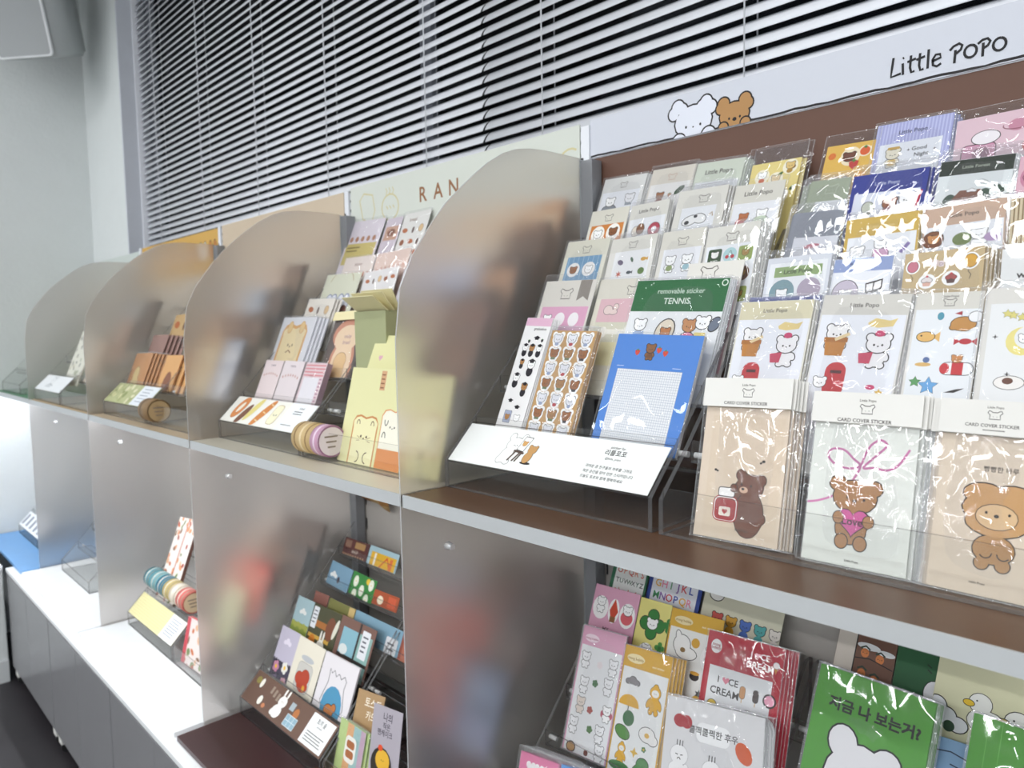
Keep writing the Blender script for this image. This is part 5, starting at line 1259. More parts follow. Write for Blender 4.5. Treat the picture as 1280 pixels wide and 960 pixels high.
stack('whitebag', 3, .004, .003, 'packet standing behind the milky white packet', 'spare milky white packets')
# second row
def outline_bear(x, y, k, f='#fff'): z = a.z; a.ell(x, y+.15*k, .52*k, .62*k, '#fbf9f9'); a.lay(); a.bear(x, y-.15*k, .55*k, f); a.z = z
a = Art()
outline_bear(.20, .34, .34); z = a.z; a.ell(.50, .40, .12, .22, '#fbf9f9'); a.lay(); a.poly([(.41, .40), (.50, .18), (.60, .40), (.55, .50), (.45, .50)], '#c8452c'); a.rect(.44, .50, .56, .60, '#8a5a34'); a.z = z
a.ell(.80, .42, .17, .22, '#fbf9f9'); a.lay(); a.ell(.80, .46, .13, .12, '#d8616a'); a.head(.80, .34, .2); a.z = z
a.text('MY', .4, .78, .10, '#6a4a54'); a.text('BIRTHDAY', .68, .84, .095, '#2a2426', wmax=.5); outline_bear(.2, .95, .34, '#f0e2d0'); outline_bear(.78, 1.2, .4); a.flower(.48, 1.15, .1, '#4a7a44')
outline_bear(.25, 1.6, .34); outline_bear(.7, 1.75, .34)
sheet('birthday', 'sticker_sheet', 'stickers', 'pink birthday sticker sheet with white bears and a campfire', '#dba3bd', a, film=False)
a = Art(); a.flower(.50, .62, .40, '#2f7a34', '#f4f4f0', 4, .02); a.lay(4); a.head(.5, .62, .34); a.z = 1; a.flower(1.0, .55, .2, '#2f7a34', '#2f7a34', 4); outline_bear(.45, 1.35, .5); a.ell(.5, 1.38, .08, .06, '#e0b040'); a.flower(.85, 1.15, .16, '#3f8a3c', '#2f6a2c', 4); outline_bear(.9, 1.9, .4); outline_bear(.4, 2.2, .4)
sheet('clover', 'sticker_sheet', 'stickers', 'pale yellow sticker sheet with a four-leaf clover around a bear', '#e6dc86', a, film=False)
a = Art(); hdr(a, '#d8aa3c', .30); a.oell(.26, .17, .18, .07, '#f0dfb0', 0); a.text('mung bubbly', .26, .19, .06, '#a07a20'); a.text('seal sticker', .74, .21, .055, '#f6e9c0'); a.rect(.03, .30, .97, 3, '#f0efec'); a.lay()
z = a.z; a.multi([(.30, .56, .16, .16, -20), (.40, .68, .2, .10), (.22, .44, .05, .10, -20)], '#f6f4f2', .012); a.ell(.33, .64, .05, .04, '#8a6a3a'); a.z = z; a.ell(.55, .48, .08, .08, '#d8a53c'); outline_bear(.85, .62, .34); outline_bear(.3, 1.05, .34); a.ell(.62, 1.0, .09, .07, '#3a3232'); a.ell(.62, .95, .09, .03, '#d8a040'); a.ell(.56, 1.5, .1, .05, '#d8642c', 30); a.star(.75, 1.25, .08, '#4a4a4a', 6); a.ell(.72, 1.35, .08, .07, '#e0b040'); a.head(.72, 1.75, .26)
sheet('duckyellow', 'sticker_sheet', 'stickers', 'mustard-headed sticker sheet with a reclining white rabbit, behind the ice cream pack', '#d8aa3c', a, film=False)
a = Art(); a.oell(.13, .17, .075, .085, '#f4f2f2', .0); a.text('mung', .13, .165, .05, '#a02030'); a.text('bubbly', .13, .205, .05, '#a02030'); a.text('I', .60, .19, .10, '#fbf3f3'); a.heart(.68, .155, .04, '#f4b8c4'); a.text('CE', .77, .19, .10, '#fbf3f3'); a.text('CREAM', .72, .31, .11, '#fbf3f3'); a.cherry(.48, .2, .09); a.cone(.92, .22, .1, '#f4e6e6')
a.rect(.08, .40, .90, 2.5, '#eff0f2'); a.lay(); a.text('I', .22, .58, .11, INK); a.heart(.32, .54, .05, '#e7869c'); a.text('CE', .42, .58, .11, INK); a.text('CREAM', .32, .72, .12, INK)
ic = [lambda x, y, k: a.pop(x, y, .6*k, '#c89058'), lambda x, y, k: a.pop(x, y, .6*k, '#3a2420'), lambda x, y, k: a.oell(x, y, .32*k, .30*k, '#e59ab4', .02)]
for i in range(3): ic[i](.55+.17*i, .62, .20)
r2 = [lambda x, y, k: a.cone(x, y, k, '#e6c64a', '#e6c64a'), lambda x, y, k: a.cone(x, y, k*.8, '#6aaede'), lambda x, y, k: (a.poly([(x-.3*k, y+.3*k), (x, y-.5*k), (x+.3*k, y+.3*k)], '#c8343c'), a.rect(x-.04*k, y+.3*k, x+.04*k, y+.6*k, '#d8b88a')), lambda x, y, k: a.cone(x, y, k, '#f4ecec', '#f4ecec'), lambda x, y, k: a.cone(x, y, k, '#e59ab4', '#e0a040')]
for i in range(5): r2[i](.18+.155*i, .96, .19)
for i in range(5): r2[(i+2) % 5](.18+.155*i, 1.36, .19)
for i in range(5): r2[(i+4) % 5](.18+.155*i, 1.72, .19)
sheet('icecream', 'sticker_pack', 'stickers', 'red sticker pack headed I CE CREAM with cones and lollies', '#b71d33', a, film=dict(top=.002, mx=.002))
stack('icecream', 4, .003, .0044, 'red pack standing behind the ice cream pack', 'spare red ice cream packs')
# third row, tops hidden by the shelf above
a = Art(); a.rect(.10, .04, .94, 3, '#eceeec'); a.lay(); cs = ['#2f5a44', '#c8503a', '#3a3a3c', '#d87a5a']
for j, row in enumerate(('IJKLMN', 'OPQRS', 'TUVWXYZ', 'abcdefg', 'hijklm')):
    for i, ch in enumerate(row): a.text(ch, .14+.78*(i+.5)/len(row), .26+.22*j, .19 if len(row) < 7 else .15, cs[(i*2+j) % 4])
sheet('alphagreen', 'sticker_sheet', 'stickers', 'green-bordered alphabet sticker sheet under the shelf lip', '#2f6a4c', a, film=False)
a = Art(); a.rect(.07, .04, .93, 3, '#e8e9f2'); a.lay(); cs = ['#c8323c', '#2f4aa8', '#e0a83a', '#e58aa8', '#3f8a5a', '#7a4aa0']
for j, row in enumerate(('ABCDEF', 'GHIJKL', 'MNOPQR', 'STUVWX', 'AEHKNR')):
    for i, ch in enumerate(row): a.text(ch, .12+.76*(i+.5)/6, .22+.20*j, .17, cs[(i+2*j) % 6])
sheet('alphablue', 'sticker_sheet', 'stickers', 'blue-bordered sticker sheet of coloured letters under the shelf lip', '#27408f', a, film=False)
a = Art(); cs = ['#c8524a', '#d8a23a', '#4a6fc0', '#4fa8a8', '#e8e2da', '#c88aa0', '#e0962c', '#d05a3a', '#c9bd9a', '#5a4438']
a.multi([(.16, .22, .09, .07)], '#f2f0ec', .01)
for k in range(10): 
    i, j = k % 5, k//5; a.head(.22+.18*i, .48+.36*j, .14, cs[k], .0); a.ell(.22+.18*i, .60+.36*j, .06, .07, cs[k])
a.leaf(.12, .58, .09, '#3f6a34', -60)
sheet('rainbow', 'sticker_sheet', 'stickers', 'cream sticker sheet of little bears in many colours', '#d6d3bd', a, film=False)
# right-hand lower rack
a = Art(); a.text('지금 나 보는거?', .53, .34, .135, '#141814', wmax=.78, bold=.003); z = a.z
a.multi([(.32, .60, .125, .145, -10), (.70, .66, .125, .13, 15), (.50, .92, .30, .35), (.50, 1.3, .33, .4)], '#eeecf0', .016, '#141414')
for x in (.42, .58): a.ell(x, .83, .016, .018, '#141414')
a.ell(.50, .92, .032, .026, '#141414'); a.line([(.5, .92), (.5, 1.0)], .014, '#141414'); a.arc(.46, .99, .04, 0, 110, .014, '#141414'); a.arc(.54, .99, .04, 70, 180, .014, '#141414')
sheet('greenbear', 'greeting_card', 'card', 'bright green card with a white bear and Korean words, in clear film', '#4f9a32', a, t=.0015, film=dict(top=.003, mx=.003, flat=True))
stack('greenbear', 5, .0036, .0008, 'green card standing behind the white bear card', 'spare green bear cards')
a = Art(); a.rect(.16, 0, .17, 2.5, '#64ad46'); a.rect(.30, 0, .31, 2.5, '#64ad46')
sheet('greenright', 'greeting_card', 'card', 'plain green card in film at the bottom right edge', '#4f9a32', a, t=.0015, film=dict(top=.003, mx=.003, flat=True))
stack('greenright', 2, .0036, .0008, 'green card standing behind the plain green card', 'spare plain green cards')
a = Art(); a.rect(0, 0, .33, 3, '#cfc4ba'); a.rect(.33, 0, 1, 3, '#6a4636'); a.lay(); a.multi([(.55, .30, .2, .06), (.85, .34, .15, .05)], '#e9e9ec', 0); a.line([(.33, .55), (.6, .5), (1, .58)], .02, '#2a1c18'); a.line([(.33, .95), (.7, 1.0), (1, .92)], .02, '#2a1c18'); a.line([(.335, 0), (.335, 1.2)], .02, '#141414')
for x, y in ((.50, .42), (.76, .46), (.50, .78), (.72, .84)): a.ell(x, y, .07, .08, '#c8743a'); a.lay(); a.line([(x-.08, y-.07), (x, y-.12), (x+.08, y-.07)], .03, '#2a3a2c'); a.face(x, y, .2); a.z = 2
a.multi([(.45, 1.25, .2, .15), (.75, 1.30, .22, .15), (.6, 1.5, .4, .2)], '#2f6a34', .01); a.ell(1.0, 1.3, .15, .3, '#f2f2f2')
sheet('treecard', 'postcard', 'card', 'card with brown tree trunk and little orange faces, behind the green bear card', '#6a4636', a, film=False)
a = Art(); a.multi([(.92, 1.05, .22, .30)], '#eceaf0', .02, '#141414'); a.line([(.70, .40), (.80, .46)], .03, '#0c2a18'); a.line([(.72, .52), (.82, .58)], .03, '#0c2a18')
sheet('darkgreen', 'postcard', 'card', 'dark green card with a white shape at its edge, behind the green bear card', '#15542c', a, film=False)
a = Art(); a.duck(.46, .50, .26); a.z = 3; a.duck(.82, .58, .30); a.z = 1; a.multi([(.05, .66, .10, .10), (.16, .74, .10, .09), (.28, .80, .10, .08)], '#e9e9ee', .012); a.z = 4; a.ell(.05, .76, .05, .07, '#2f4a34'); a.ell(.20, .84, .06, .06, '#2f4a34')
sheet('ducks', 'postcard', 'card', 'cream card with two white ducks, at the right edge under the shelf', '#ddd9b6', a, film=False)
a = Art(); a.line([(.2, .30), (.5, .26), (.9, .36)], .03, '#2a3a50'); a.line([(.5, .52), (.8, .58)], .03, '#2a3a50')
sheet('bluecard', 'postcard', 'card', 'grey-blue card with fine dark strokes, between the two green cards', '#7ea0c4', a, film=False)

# ------------------------------------------------------------------ bread stationery on the cream shelf
for key, lb, c in (('pada', 'pale pink tear-off pad, leftmost of the three small pads', '#e9d9da'), ('padb', 'pale lilac tear-off pad, middle of the three small pads', '#e5dadd')):
    a = Art(); a.text('memo', .5, .16, .10, '#9a8a94')
    for k in range(7): a.ell(.14+.12*k, .36-.02*((k-3)**2)*-.3, .03, .035, '#c9a09a')
    sheet(key, 'memo_pad', 'memo pad', lb, c, a, t=.018, side='#b9aeb0', film=False)
a = Art()
for k in range(4): a.rect(.03, .05+.085*k, .97, .09+.085*k, '#dd8f96')
a.rect(.08, .38, .82, 2, '#eeeaf0'); a.lay(); a.text('bread', .4, .36, .06, '#a06a6e')
for k in range(9): a.rect(.84, .40+.09*k, .95, .44+.09*k, '#b98aa0')
sheet('padc', 'memo_pad', 'memo pad', 'pink gingham memo pad in film, rightmost of the three small pads', '#e6cfd4', a, t=.014, side='#a78c98', film=dict(top=.002, mx=.003))
a = Art(); a.toast(.10, .10, .84, 1.2, '#d9a463', '#ecd9ac', .05); a.lay(2); a.multi([(.30, .16, .07, .09), (.66, .16, .07, .09)], '#e6c68c', .008, '#c98f50'); a.face(.46, .44, .40, '#5a3a24'); a.line([(.38, .56), (.46, .52), (.54, .56)], .02, '#8a5a34')
sheet('catbread', 'memo_pad', 'memo pad', 'white notepad with a toast-shaped cat face, above the small pads', '#dfe0e6', a, t=.003, film=dict(top=.004, mx=.003))
stack('catbread', 3, .004, .012, 'notepad standing behind the toast cat notepad', 'spare toast cat notepads')
a = Art(); a.rect(0, 0, 1, .06, '#efe2b8'); a.lay(); a.multi([(.5, .36, .42, .26), (.5, .9, .36, .55)], '#c98a70', 0); a.multi([(.5, .42, .34, .22), (.5, .92, .29, .52)], '#ecd0b0', 0); a.text('today', .52, .42, .09, '#b08a90'); a.text('bread', .52, .52, .09, '#b08a90'); a.multi([(.48, .80, .17, .14), (.48, 1.0, .17, .3)], '#e2bd8a', .010, '#a87a5a')
sheet('toastpad', 'memo_pad', 'memo pad', 'toast-shaped pink-brown memo pad on a dark card with cream top', '#5a4c48', a, t=.004, film=dict(top=.003, mx=.004), header=(.022, '#efe3b4', None))
def breads(n, m, y0=.1, y1=1.2):
    b = [lambda x, y, k: a.ell(x, y, .36*k, .2*k, '#b8693a', 10), lambda x, y, k: a.ell(x, y, .14*k, .28*k, '#5a3a2c'), lambda x, y, k: a.oell(x, y, .26*k, .3*k, '#e0bf8e', .03*k, 0, '#8a5a34'), lambda x, y, k: a.oell(x, y, .28*k, .26*k, '#9a5a3a', .04*k, 0, '#f2e8dc')]
    scatter(a, .05, y0, .95, y1, n, m, b)
a = Art(); breads(3, 4)
sheet('breadsheet', 'sticker_sheet', 'stickers', 'white sheet of small bread stickers above the toast cat notepad', '#ece6dc', a, film=dict(top=.003))
stack('breadsheet', 2, .004, .010, 'sheet standing behind the small bread sheet', 'spare bread sheets')
a = Art(); a.arc(.5, .25, .35, 200, 340, .015, '#b9a878')
for x, c in ((.28, '#5a4a44'), (.42, '#6a5248'), (.62, '#a88a74'), (.78, '#8a5a4a')): a.multi([(x, .48, .09, .13)], '#e6e9f2', .02, '#8a93b0'); a.ell(x, .62, .1, .1, c); a.z = 1
sheet('dolls', 'sticker_pack', 'stickers', 'pale green pack with four little round-headed figures', '#dfe0cb', a, film=dict(top=.004, mx=.004))
a = Art(); breads(5, 3, .05, .9)
sheet('pretzel', 'sticker_pack', 'stickers', 'white pack of pretzel and loaf stickers beside the second divider top', '#e9e6e6', a, film=dict(top=.004))
a = Art()
for k in range(7): a.ell(.12+.125*k, .36, .025, .06, '#c9826a')
a.text('bakery', .5, .18, .09, '#a88a84')
sheet('pinka', 'sticker_pack', 'stickers', 'pale peach sticker pack, left one below the yellow-banded pack', '#eaddd6', a, film=dict(top=.003))
a = Art()
for k in range(7): a.ell(.12+.125*k, .30, .03, .03, '#d8a08a')
sheet('pinkb', 'sticker_pack', 'stickers', 'pinkish peach sticker pack, right one near the nearest divider edge', '#e8cfc4', a, film=dict(top=.003))
a = Art(); a.rect(.05, .42, .95, .8, '#cdbb6e'); a.lay(); a.lines(.10, .48, .5, 2, .06, .025, '#8a7a3c')
for k in range(5): a.ell(.15+.17*k, .34, .05, .05, '#b07a5a')
sheet('topa', 'sticker_pack', 'stickers', 'lilac pack with a mustard band, top row under the pale green banner', '#ded5de', a, film=dict(top=.006, mx=.004))
a = Art(); a.rect(.1, .35, .9, .9, '#c9a08a'); a.lay(); a.ell(.5, .6, .25, .15, '#8a5a44')
sheet('topb', 'sticker_pack', 'stickers', 'narrow mauve pack in the top row, next to the mustard-banded pack', '#d3c8d2', a, film=dict(top=.005))
a = Art(); a.text('bread', .4, .22, .12, '#8a6a5a'); breads(3, 3, .3, 1.2)
sheet('topc', 'sticker_pack', 'stickers', 'white pack in the top row, touching the nearest divider curve', '#e6e4e0', a, film=dict(top=.005))
a = Art(); a.toast(.17, .44, .58, 1.0, '#c98a52', '#ece6b8', .018); a.lay(2); a.face(.38, .64, .28, '#4a3428')
for x in (.26, .49): a.arc(x, .53, .025, 180, 360, .010, '#6a4a34', 6, .04)
for sgn in (-1, 1):
    for q in (-.01, .012): a.line([(.38+sgn*.06, .665+q), (.38+sgn*.11, .66+q*2)], .005, '#8a6a4a')
a.arc(.30, .83, .05, -90, 90, .010, '#5a4434'); a.arc(.47, .83, .05, 90, 270, .010, '#5a4434')
a.z = 1; a.toast(.62, .36, 1.0, .98, '#d98a4c', '#d98a4c', .01); a.lay(); a.toast(.63, .37, .99, .72, '#f0ead6', '#f4f0e0', .012); a.lay(2); a.face(.80, .52, .2, '#3a2c24'); a.arc(.70, .46, .025, 0, 180, .010, INK, 6, .05); a.arc(.69, .62, .025, 180, 360, .010, INK, 6, .05)
a.z = 1; a.rect(.50, .02, .58, .2, '#d0a47c'); a.lay(); a.lines(.51, .05, .57, 4, .04, .012, '#8a5a3c')
sheet('baga', 'paper_bag', 'bag', 'cream paper bag printed with a toast cat, by the nearest divider', '#e3e0ac', a, t=.006, film=False)
a = Art(); a.heart(.25, .33, .05, '#d8a8b8')
sheet('bagb', 'paper_bag', 'bag', 'plain cream paper bag standing behind the toast cat bag', '#dfdca6', a, t=.006, film=False)
def carton():
    p = POS['gbox']; TL, ax, ny, uz = frame_of(p); o = empty('paper_box'); W_ = .12; h = .17
    o.location = (TL.x+.005, TL.y-.06, .167); tag(o, 'sage green open paper box with cream flaps, behind the bread bags', 'box')
    def tinted(me, c):
        col_attr(me, list(lin(c))*len(me.loops)); me.materials.append(M['paper']); return me
    link('tray', tinted(boxes_me([(0, 0, 0, W_, .002, h-.03), (0, .05, 0, W_, .052, h-.03), (0, .002, 0, .002, .05, h-.03), (W_-.002, .002, 0, W_, .05, h-.03), (0, .002, 0, W_, .05, .002)]), '#a9ad84'), parent=o)
    for k in range(3):
        me = tinted(box_me(0, 0, 0, W_, .0014, .055), '#e9e0b2'); q = link('flap', me, parent=o, loc=(0, .012+.014*k, h-.034)); q.rotation_euler = (math.radians(52-14*k), 0, 0)
carton()

# ------------------------------------------------------------------ postcards over the maroon board
a = Art(); a.cloud(.5, .35, .25, '#e6dfee', 0); a.rect(0, .95, 1, 3, '#4a4658'); a.lay()
for k in range(9): a.ell(.05+.11*k, .93, .06, .09, '#3a3644', 20*k)
for x, y, c in ((.25, 1.05, '#c98aa8'), (.7, .98, '#eceae4'), (.32, 1.4, '#8a7a98'), (.8, 1.35, '#d8a8b8')): a.flower(x, y, .17, c); 
sheet('flower', 'postcard', 'card', 'lilac postcard with a cloud over dark flowers, left of the jam jar card', '#c3bdd0', a)
a = Art(); a.orr(.24, .42, .78, .95, .10, '#c9c6c0', .008, '#8a8a88'); a.ell(.5, .34, .24, .06, '#b9bcc0'); a.lay(2); a.multi([(.38, .72, .14, .12), (.58, .66, .16, .14), (.55, .82, .2, .12)], '#b2442c', .006, '#7a2a1c'); a.ell(.62, .86, .05, .06, '#d8a03a'); a.z = 1
a.oell(.18, 1.15, .08, .10, '#a83a2a', .006); a.oell(.50, 1.32, .15, .10, '#9a3a2a', .006)
sheet('jam', 'postcard', 'card', 'cream postcard with a jar of red jam and berries', '#e6e0d0', a)
a = Art(); z = 1; a.line([(.26, .20), (.33, .26), (.38, .20), (.46, .28), (.53, .22), (.61, .28), (.69, .22), (.76, .28), (.74, .40), (.84, .70), (.74, 1.02), (.5, 1.12), (.27, 1.02), (.18, .70), (.28, .40)], .014, '#3a3a44', True)
a.multi([(.51, .74, .29, .32)], '#4f93b8', 0); a.lay(2); a.multi([(.48, .80, .13, .10), (.60, .72, .06, .06)], '#c07a44', .012)
sheet('bowl', 'postcard', 'card', 'white postcard with a fish in a blue water bag', '#e4e0e4', a)
stack('bowl', 2, .003, -.001, 'postcard standing behind the blue water bag card', 'spare water bag cards')
a = Art(); a.cloud(.5, .40, .25, '#eef0ee', 0); a.rect(0, .75, 1, 3, '#8a9a44'); a.lay()
for k in range(6): a.ell(.1+.16*k, .80+.05*(k % 2), .1, .08, '#a8ac54')
sheet('village', 'postcard', 'card', 'postcard of a meadow under a pale blue sky', '#a9c4cc', a)
a = Art(); a.rect(0, 0, 1, 2, '#4a4a34'); a.lay(); a.rect(.1, .28, .8, .40, '#a86a34'); a.rect(.05, .55, .8, .62, '#c8a04a'); a.ell(.22, .70, .12, .14, '#c87a2c'); a.ell(.75, .34, .16, .22, '#7a4a34'); a.lay(); a.multi([(.55, .78, .15, .2), (.5, .52, .03, .1), (.6, .52, .03, .1)], '#eceae2', .006); a.z = 3; a.rr(.03, .05, .22, .45, .02, '#e6e9ee'); a.lay(); a.lines(.06, .12, .19, 4, .07, .025, '#6a6f78'); a.z = 3; a.ell(.92, .3, .06, .2, '#e2e0d0', 15)
sheet('rabbit', 'postcard', 'card', 'postcard of a white rabbit in a dark garden with a white tag', '#4a4a34', a)
a = Art(); a.rect(0, 0, 1, 2, '#7a5a50'); a.lay(); a.rect(.12, .15, .55, .55, '#8ab8c8'); a.rect(.60, .15, .95, .95, '#8fb4b0'); a.lay(); a.rect(.55, 0, .60, 2, '#2f2a28'); a.rect(.1, .55, .95, .60, '#2f2a28'); a.ell(.25, .48, .12, .08, '#dfe6e6')
for k in range(10): a.line([(.1+.09*k, .8), (.12+.09*k, 1.2)], .03, '#a89a6a')
a.lay(); a.rr(.66, .08, .88, .50, .02, '#e9ebf0'); a.lay(); a.lines(.70, .16, .84, 4, .07, .025, '#5a606a')
sheet('windowc', 'postcard', 'card', 'postcard of a window with blue panes and reeds, beside the rabbit card', '#7a5a50', a)
sheet('tbrown', 'postcard', 'card', 'reddish brown postcard top, left of the olive one', '#8a5a50', Art())
a = Art(); a.rect(.78, 0, 1, 2, '#cdb47a')
sheet('tolive', 'postcard', 'card', 'olive postcard top with a straw-coloured end', '#7d7c48', a)
a = Art(); a.rr(.72, .12, .95, .6, .02, '#e9ebf0'); a.lay(); a.lines(.76, .18, .9, 3, .06, .02, '#5a606a')
sheet('tblue', 'postcard', 'card', 'blue-grey postcard top with a white tag, third row of the rack', '#7fa3b8', a)
a = Art(); a.cloud(.25, .30, .2, '#eceeee', 0); a.ell(.5, .38, .06, .08, '#4a4048')
sheet('sky', 'postcard', 'card', 'blue-grey postcard with cloud and a tiny flier', '#7b9fb8', a)
a = Art()
for x, y in ((.2, .2), (.5, .35), (.82, .15), (.25, .5), (.75, .5)): a.oell(x, y, .10, .13, '#e6ead8', 0); a.lay(); a.flower(x, y, .06, '#f4f4ee', '#d8c04a'); a.z = 1
a.ell(.68, .1, .08, .07, '#e0c040')
sheet('eggs', 'postcard', 'card', 'green postcard with white egg-like flowers', '#35803c', a)
a = Art(); a.ell(.3, .2, .12, .1, '#f0e2c8'); a.rect(.6, .05, .9, .3, '#c85a3a')
sheet('redcard', 'postcard', 'card', 'rusty red postcard right of the green flower card', '#a8502e', a)
a = Art(); a.rect(.05, .04, .30, .2, '#8a6a5a'); a.rect(.45, .04, .85, .18, '#b08a5a'); a.lay(); a.text('SHOP', .5, .30, .10, '#e6d8c8')
for k in range(9): a.rect(.05+.1*k, .34, .09+.1*k, .5, '#c9a888')
sheet('shop', 'postcard', 'card', 'dark brown postcard with a shop front, top row of the postcard rack', '#5c3230', a)
a = Art(); a.rect(.1, .1, .95, 1, '#e0b02c'); a.lay(); a.line([(.45, .4), (.65, .15), (.8, .4)], .05, '#c8442c'); a.rect(.22, .12, .28, .4, '#f0ece0'); a.rect(.75, .14, .85, .5, '#d8703c')
sheet('ybeach', 'postcard', 'card', 'yellow and light blue postcard, top row of the postcard rack', '#a9c8d4', a)
# right of the postcards
a = Art(); a.text('토스트', .62, .30, .22, '#f0e6d4'); a.text('카드', .62, .55, .2, '#f0e6d4'); a.ell(.5, 1.1, .16, .1, '#c8642c')
sheet('tan', 'greeting_card', 'card', 'kraft tan card with white lettering, right of the fish postcard', '#a98a64', a)
a = Art(); a.text('나의', .52, .26, .18, '#4a4650'); a.text('작은', .5, .42, .14, '#4a4650'); a.text('팬케이크', .46, .56, .14, '#4a4650'); a.multi([(.42, 1.12, .36, .34)], '#2f2a26', 0); a.lay(); a.ell(.46, 1.02, .24, .20, '#e0b03a'); a.lay(); a.ell(.36, .80, .08, .06, '#d8502c'); a.face(.46, 1.02, .24); a.text('W', .45, 1.38, .14, '#d8d8d8')
sheet('pancake', 'greeting_card', 'card', 'grey-lilac card with a yellow pancake in a black pan', '#aca6b0', a)
a = Art(); a.rect(0, 0, .3, 2, '#b9cf8a'); a.rect(.3, 0, .55, 2, '#dba878'); a.rect(.55, 0, .82, 2, '#9cc0c0'); a.rect(.82, 0, 1, 2, '#c0a4b8'); a.lay(); a.rr(.30, .25, .72, .80, .12, '#f4f2ea'); a.lay(); a.rr(.36, .34, .66, .50, .06, '#b06a3c'); a.rr(.36, .54, .66, .70, .06, '#b06a3c')
sheet('sandwich', 'sticker_pack', 'stickers', 'small pastel-striped pack with a sandwich, front of the right-hand rack', '#b9cf8a', a, film=dict(top=.004))
stack('sandwich', 2, .004, .008, 'pack standing behind the pastel sandwich pack', 'spare sandwich packs')
def lump():
    o = empty('fruit_charm', (-.425, .060, TOPZ+.030)); tag(o, 'small orange fruit-shaped charm in front of the pastel sandwich pack', 'charm')
    bm = bmesh.new(); bmesh.ops.create_uvsphere(bm, u_segments=20, v_segments=12, radius=.030)
    for v in bm.verts: v.co.z *= .85; v.co += v.normal*.0015*math.sin(5*math.atan2(v.co.y, v.co.x))
    me = bpy.data.meshes.new('fruit'); bm.to_mesh(me); bm.free()
    for p in me.polygons: p.use_smooth = True
    col_attr(me, list(lin('#e08a2a'))*len(me.loops)); me.materials.append(M['paper']); link('fruit', me, parent=o)
    me = box_me(.012, -.030, -.012, .036, -.028, .016); col_attr(me, list(lin('#e6e4e6'))*len(me.loops)); me.materials.append(M['paper']); link('price_tag', me, parent=o)
lump()
# crumpled snack bag lying dark at the back under the cream shelf
def bag():
    me = bpy.data.meshes.new('bag'); bm = bmesh.new(); bmesh.ops.create_grid(bm, x_segments=10, y_segments=10, size=.5); 
    r = random.Random(3); vs = {}
    V, Fc = [], []
    for s_ in (1, -1):
        for j in range(9):
            for i in range(7):
                u_, v_ = i/6-.5, j/8-.5; e = (1-abs(2*u_)**3)*(1-abs(2*v_)**3)
                V.append((u_*.15+.004*math.sin(9*v_), s_*(.022*e+.004*math.sin(14*u_+7*v_)*e), v_*.14+.005*math.sin(11*u_)))
    for s_ in range(2):
        for j in range(8):
            for i in range(6):
                k = s_*63+j*7+i; Fc.append((k, k+1, k+8, k+7) if s_ == 0 else (k, k+7, k+8, k+1))
    bm.free(); me = pydata(V, Fc)
    cs = []
    for p in me.polygons:
        c = lin(r.choice(['#b89a6a', '#d8c08a', '#8a5a34', '#c8a878', '#a87a4a'])); cs += list(c)*len(p.vertices)
    for p in me.polygons: p.use_smooth = True
    col_attr(me, cs); me.materials.append(M['paper'])
    o = link('snack_bag', me, loc=(-.775, .44, -.155)); o.rotation_euler = (.3, .25, .15)
    tag(o, 'crumpled tan packet leaning at the back just under the cream shelf', 'packet')
bag()

# ------------------------------------------------------------------ far bays
a = Art(); a.multi([(.42, .75, .22, .28), (.40, .45, .16, .16)], '#dcc48a', .012, '#8a6a44')
sheet('peanut', 'memo_card', 'card', 'orange-brown card with a pale peanut shape, on the sand shelf', '#c9905c', a, film=dict(top=.004))
stack('peanut', 4, .005, .020, 'brown card standing behind the peanut card', 'spare peanut cards')
a = Art(); a.multi([(.52, .78, .24, .34)], '#8a5a44', .02, '#a8744e')
sheet('roundc', 'memo_card', 'card', 'light orange card with a dark brown oval, on the sand shelf', '#dba870', a, t=.004, side='#c08a5a')
stack('roundc', 2, .008, .028, 'light orange card standing behind the dark oval card', 'spare dark oval cards')
a = Art(); a.rect(0, .95, 1, 3, '#c89a5a'); a.lay(); a.ell(.5, .68, .22, .16, '#6a3a44'); a.ell(.5, .58, .1, .1, '#7a4454')
sheet('purple', 'memo_card', 'card', 'dusky mauve card with a dark purple mark, behind the peanut card', '#a08078', a)
stack('purple', 4, .006, .024, 'mauve card standing behind the dusky mauve card', 'spare mauve cards')
a = Art(); breads(2, 5, .05, 2.2)
sheet('tallc', 'sticker_sheet', 'stickers', 'tan sheet with brown marks, highest on the sand shelf', '#c9a878', a)
def floral(n=70, base=None):
    for k in range(n):
        a.ell(random.random(), random.uniform(0, 2.6), random.uniform(.03, .09), random.uniform(.03, .07), random.choice(['#c8744a', '#d8946a', '#a8503c', '#efe2d4', '#8a6a54', '#7a8a5a', '#e0b08a']), random.uniform(0, 180)); a.z = 1+(k % 9)
a = Art(); floral(); a.z = 12; a.line([(.56, 0), (.50, 3)], .04, '#b8644a')
sheet('floral', 'wrapping_paper', 'paper', 'tall orange floral paper pack standing above the tape rolls', '#ece2dc', a, t=.012, side='#6a4a40')
a = Art(); floral(60); a.z = 12; a.rect(0, .0, .16, 3, '#c8505a'); a.rect(0, 1.0, 1, 3, '#e2a8ac')
sheet('redpack', 'wrapping_paper', 'paper', 'red-edged floral packet with pink base, at the second divider', '#e9dcd8', a, t=.012, side='#c86a6a')
a = Art()
for k in range(40): a.ell(random.random(), random.uniform(0, 1.4), .05, .03, random.choice(['#8a8a80', '#b0a890', '#9aa08a', '#6a6a64']), random.uniform(0, 180))
sheet('tallD', 'wrapping_paper', 'paper', 'grey floral paper standing beside the third divider on the tan shelf', '#d9d8cc', a, t=.006)

